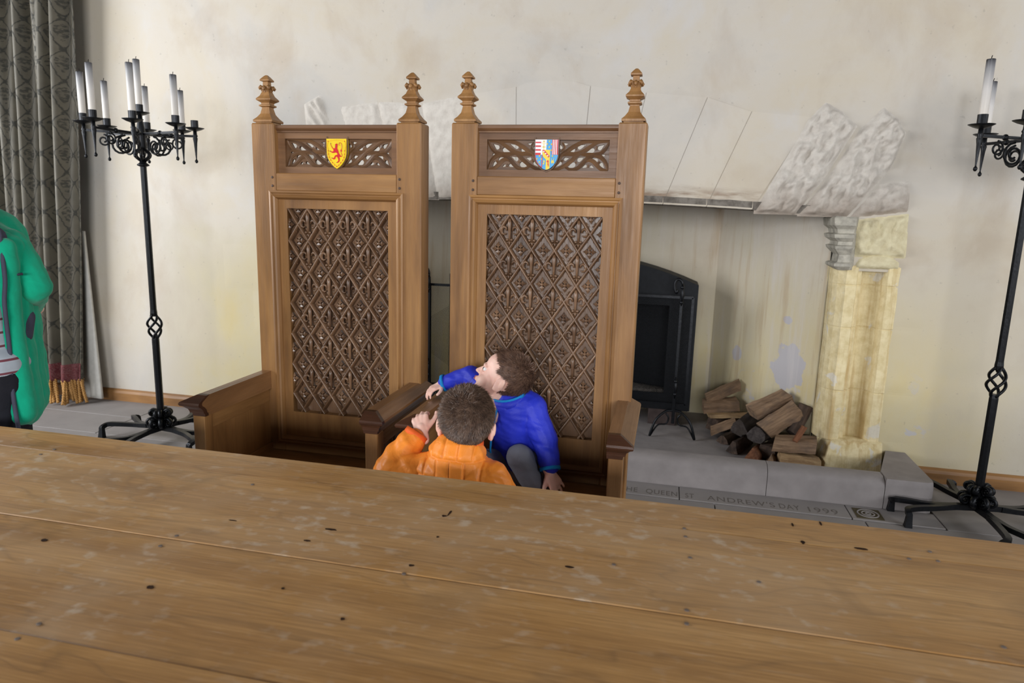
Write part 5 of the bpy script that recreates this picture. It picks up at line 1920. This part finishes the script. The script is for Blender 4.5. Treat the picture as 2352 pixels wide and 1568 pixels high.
def blue_fold(p, n_):
    a = wrinkle(0.0055, 19, (0.25, 0.0, 1), 5.0)(p, n_)
    return a


jk2 = [('c', chest + V((0, 0, 0.02)), hip + V((0, 0, 0.07)), 0.092, 0.105), ('e', (-0.525, 2.425, 0.765), (0.115, 0.085, 0.085)), ('c', shR, elR, 0.052, 0.042), ('c', elR, Wr + V((0.018, 0.0, 0.008)), 0.043, 0.031),
       ('c', shL + V((-0.005, 0, 0)), elL, 0.058, 0.049), ('c', elL, Wl2 + V((0.0, 0.01, 0.022)), 0.049, 0.036), ('c', shR, chest + V((0, 0, 0.06)), 0.05, 0.055), ('c', shL, chest + V((0, 0, 0.06)), 0.055, 0.055), ('c', chest + V((0, 0, 0.03)), V((-0.545, 2.395, 0.800)), 0.070, 0.063)]
blob('jacket', jk2, 0.0038, 'blue', boy_b, bb, 5, blue_fold)
band('collar', V((-0.546, 2.395, 0.818)), (-0.16, -0.16, 1), 0.064, 0.060, 0.036, 0.005, 'blue', boy_b, bb, (1, 0, 0), 30, 0.003)
band('collar_binding', V((-0.548, 2.395, 0.838)), (-0.16, -0.16, 1), 0.066, 0.062, 0.012, 0.004, 'blue_trim', boy_b, bb, (1, 0, 0), 30, 0.003)
band('cuff_binding', Wl2 + V((0.001, 0.008, 0.014)), (Wl2 - elL), 0.034, 0.034, 0.012, 0.005, 'blue_trim', boy_b, bb)
band('cuff_binding', Wr + V((0.010, 0.0, 0.006)), (Wr - elR), 0.030, 0.030, 0.012, 0.004, 'blue_trim', boy_b, bb, (0, 1, 0))
MB().tube([tuple(V(p) - bb) for p in ((-0.575, 2.345, 0.80), (-0.590, 2.325, 0.72), (-0.595, 2.325, 0.64), (-0.590, 2.335, 0.58))], 0.004, 6).build('zip', 'blue_trim', boy_b, True)
tr2 = [('c', hip + V((0.05, 0, 0)), kneeL, 0.062, 0.049), ('c', kneeL, ankL, 0.048, 0.042), ('c', hip - V((0.05, 0, 0)), kneeR, 0.066, 0.054), ('c', kneeR, ankR, 0.053, 0.043), ('e', hip, (0.11, 0.085, 0.075))]
blob('trousers', tr2, 0.005, 'grey_trousers', boy_b, bb, 5, wrinkle(0.003, 22, (0.3, 0, 1), 3))
shoe('shoe', (-0.415, 2.39, 0.422), (-0.285, 2.34, 0.422), 0.030, 'black_shoe', boy_b, bb)
shoe('shoe', (-0.60, 2.43, 0.422), (-0.56, 2.30, 0.422), 0.030, 'black_shoe', boy_b, bb)

# ---- adult in the green fleece at the left edge
gb = V((-2.44, 2.02, 0))
adult = thing('person', gb, 'adult in an open green fleece jacket at the left edge, arm held behind the back', 'person')
hcg = V((-2.46, 1.91, 1.60))
hfg, hug = V((0.10, -0.95, 0.0)), V((0, 0, 1))
hpg, HPG, hrg = head_prims(hcg, hfg, hug, 1.18)
shA, elA, wrA = V((-2.305, 2.00, 1.325)), V((-2.238, 2.02, 1.195)), V((-2.46, 2.20, 1.08))
shB, elB, wrB = V((-2.60, 1.88, 1.335)), V((-2.68, 1.90, 1.07)), V((-2.66, 1.82, 0.86))
hl = hand_prims(wrA, (-1, 0.1, 0.1), (0, 1, 0), 1, 1.45, (20, 25, 20))
hr = hand_prims(wrB, (0, -0.3, -1), (-1, 0, 0), 1, 1.45, (20, 25, 20))
cx, cy = -2.375, 1.905
body = hpg + hl + hr + [('c', (cx, cy, 1.48), (cx, cy, 1.36), 0.055, 0.065), ('c', (cx, cy, 1.33), (cx, cy, 0.95), 0.10, 0.11), ('c', shA, (cx, cy, 1.37), 0.05, 0.06), ('c', shB, (cx, cy, 1.37), 0.05, 0.06), ('c', shA, elA, 0.045, 0.04), ('c', elA, wrA, 0.038, 0.027), ('c', shB, elB, 0.045, 0.04), ('c', elB, wrB, 0.038, 0.027)]
for s_ in (-1, 1):
    body += [('c', (cx + s_ * 0.08, cy, 0.92), (cx + s_ * 0.085, cy, 0.50), 0.08, 0.055), ('c', (cx + s_ * 0.085, cy, 0.50), (cx + s_ * 0.085, cy, 0.09), 0.055, 0.04)]
blob('body', body, 0.007, 'skin', adult, gb, 5)
face_parts(HPG, 1.18, adult, gb, hrg)
hair('hair', hcg, hfg, hug, 1.18, 'hair_adult', adult, gb, 21, 7000, 0.03, 0.014)
blob('shirt', [('c', (cx, cy - 0.02, 1.36), (cx + 0.03, cy - 0.03, 0.92), 0.118, 0.145), ('e', (cx + 0.03, cy - 0.03, 0.93), (0.175, 0.15, 0.10))], 0.008, 'stripes', adult, gb, 5, wrinkle(0.004, 14))
# jacket: hangs open, the near front panel swung to the right
jg = [('c', (-2.232, 1.925, 1.33), (-2.240, 1.920, 1.08), 0.038, 0.040), ('c', (-2.240, 1.920, 1.08), (-2.185, 1.880, 0.76), 0.042, 0.048), ('c', (-2.47, 2.07, 1.34), (-2.47, 2.08, 0.80), 0.13, 0.14), ('c', shA, (-2.47, 2.01, 1.385), 0.072, 0.07), ('c', shB, (-2.47, 2.01, 1.385), 0.072, 0.07), ('c', shB, elB, 0.072, 0.062), ('c', elB, wrB, 0.060, 0.046),
      ('c', (-2.298, 1.975, 1.31), (-2.302, 1.965, 1.02), 0.080, 0.078), ('c', (-2.302, 1.965, 1.02), (-2.245, 1.905, 0.775), 0.078, 0.094), ('c', (-2.36, 2.03, 1.15), (-2.32, 1.99, 0.78), 0.09, 0.10), ('c', (-2.58, 1.92, 1.30), (-2.60, 1.92, 0.78), 0.085, 0.10)]
blob('sleeve', [('c', shA, elA, 0.072, 0.066), ('c', elA, wrA, 0.063, 0.046)], 0.006, 'green', adult, gb, 5, wrinkle(0.006, 13, (0.5, 0.2, 1), 2))
blob('jacket', jg, 0.006, 'green', adult, gb, 6, wrinkle(0.005, 12, (0.4, 0.2, 1), 9))
MB().tube([tuple(V(p) - gb) for p in catmull(((-2.235, 1.915, 1.395), (-2.222, 1.905, 1.345), (-2.200, 1.887, 1.230), (-2.208, 1.882, 1.140), (-2.196, 1.872, 0.990), (-2.172, 1.846, 0.845), (-2.148, 1.830, 0.745), (-2.143, 1.830, 0.71)), 4)], 0.007, 8).build('zip_edge', 'slate', adult, True)
MB().tube([tuple(V(p) - gb) for p in ((-2.225, 1.905, 1.228), (-2.205, 1.925, 1.240), (-2.195, 1.95, 1.242))], 0.0045, 6).build('pocket_zip', 'slate', adult, True)
mb = MB()
cap_mesh(mb, V((-2.275, 1.925, 1.365)) - gb, V((-2.280, 1.90, 1.30)) - gb, 0.04, 0.02)
mb.build('neck_panel', 'slate', adult, True)
mb = MB()
cap_mesh(mb, V((-2.252, 1.995, 1.080)) - gb, V((-2.250, 1.975, 1.015)) - gb, 0.030, 0.030)
mb.build('side_panel', 'slate', adult, True)
tg = [('c', (cx + 0.02, cy - 0.02, 0.93), (cx + 0.02, cy - 0.02, 0.86), 0.155, 0.16)]
for s_ in (-1, 1):
    tg += [('c', (cx + 0.02 + s_ * 0.09, cy - 0.03, 0.86), (cx + s_ * 0.095, cy - 0.03, 0.48), 0.105, 0.075), ('c', (cx + s_ * 0.095, cy - 0.03, 0.48), (cx + s_ * 0.095, cy, 0.07), 0.075, 0.06)]
blob('trousers', tg, 0.009, 'dark_trousers', adult, gb, 5, wrinkle(0.004, 16))
for s_ in (-1, 1):
    shoe('shoe', (cx + s_ * 0.095, cy + 0.05, 0), (cx + s_ * 0.11, cy - 0.18, 0), 0.045, 'black_shoe', adult, gb)
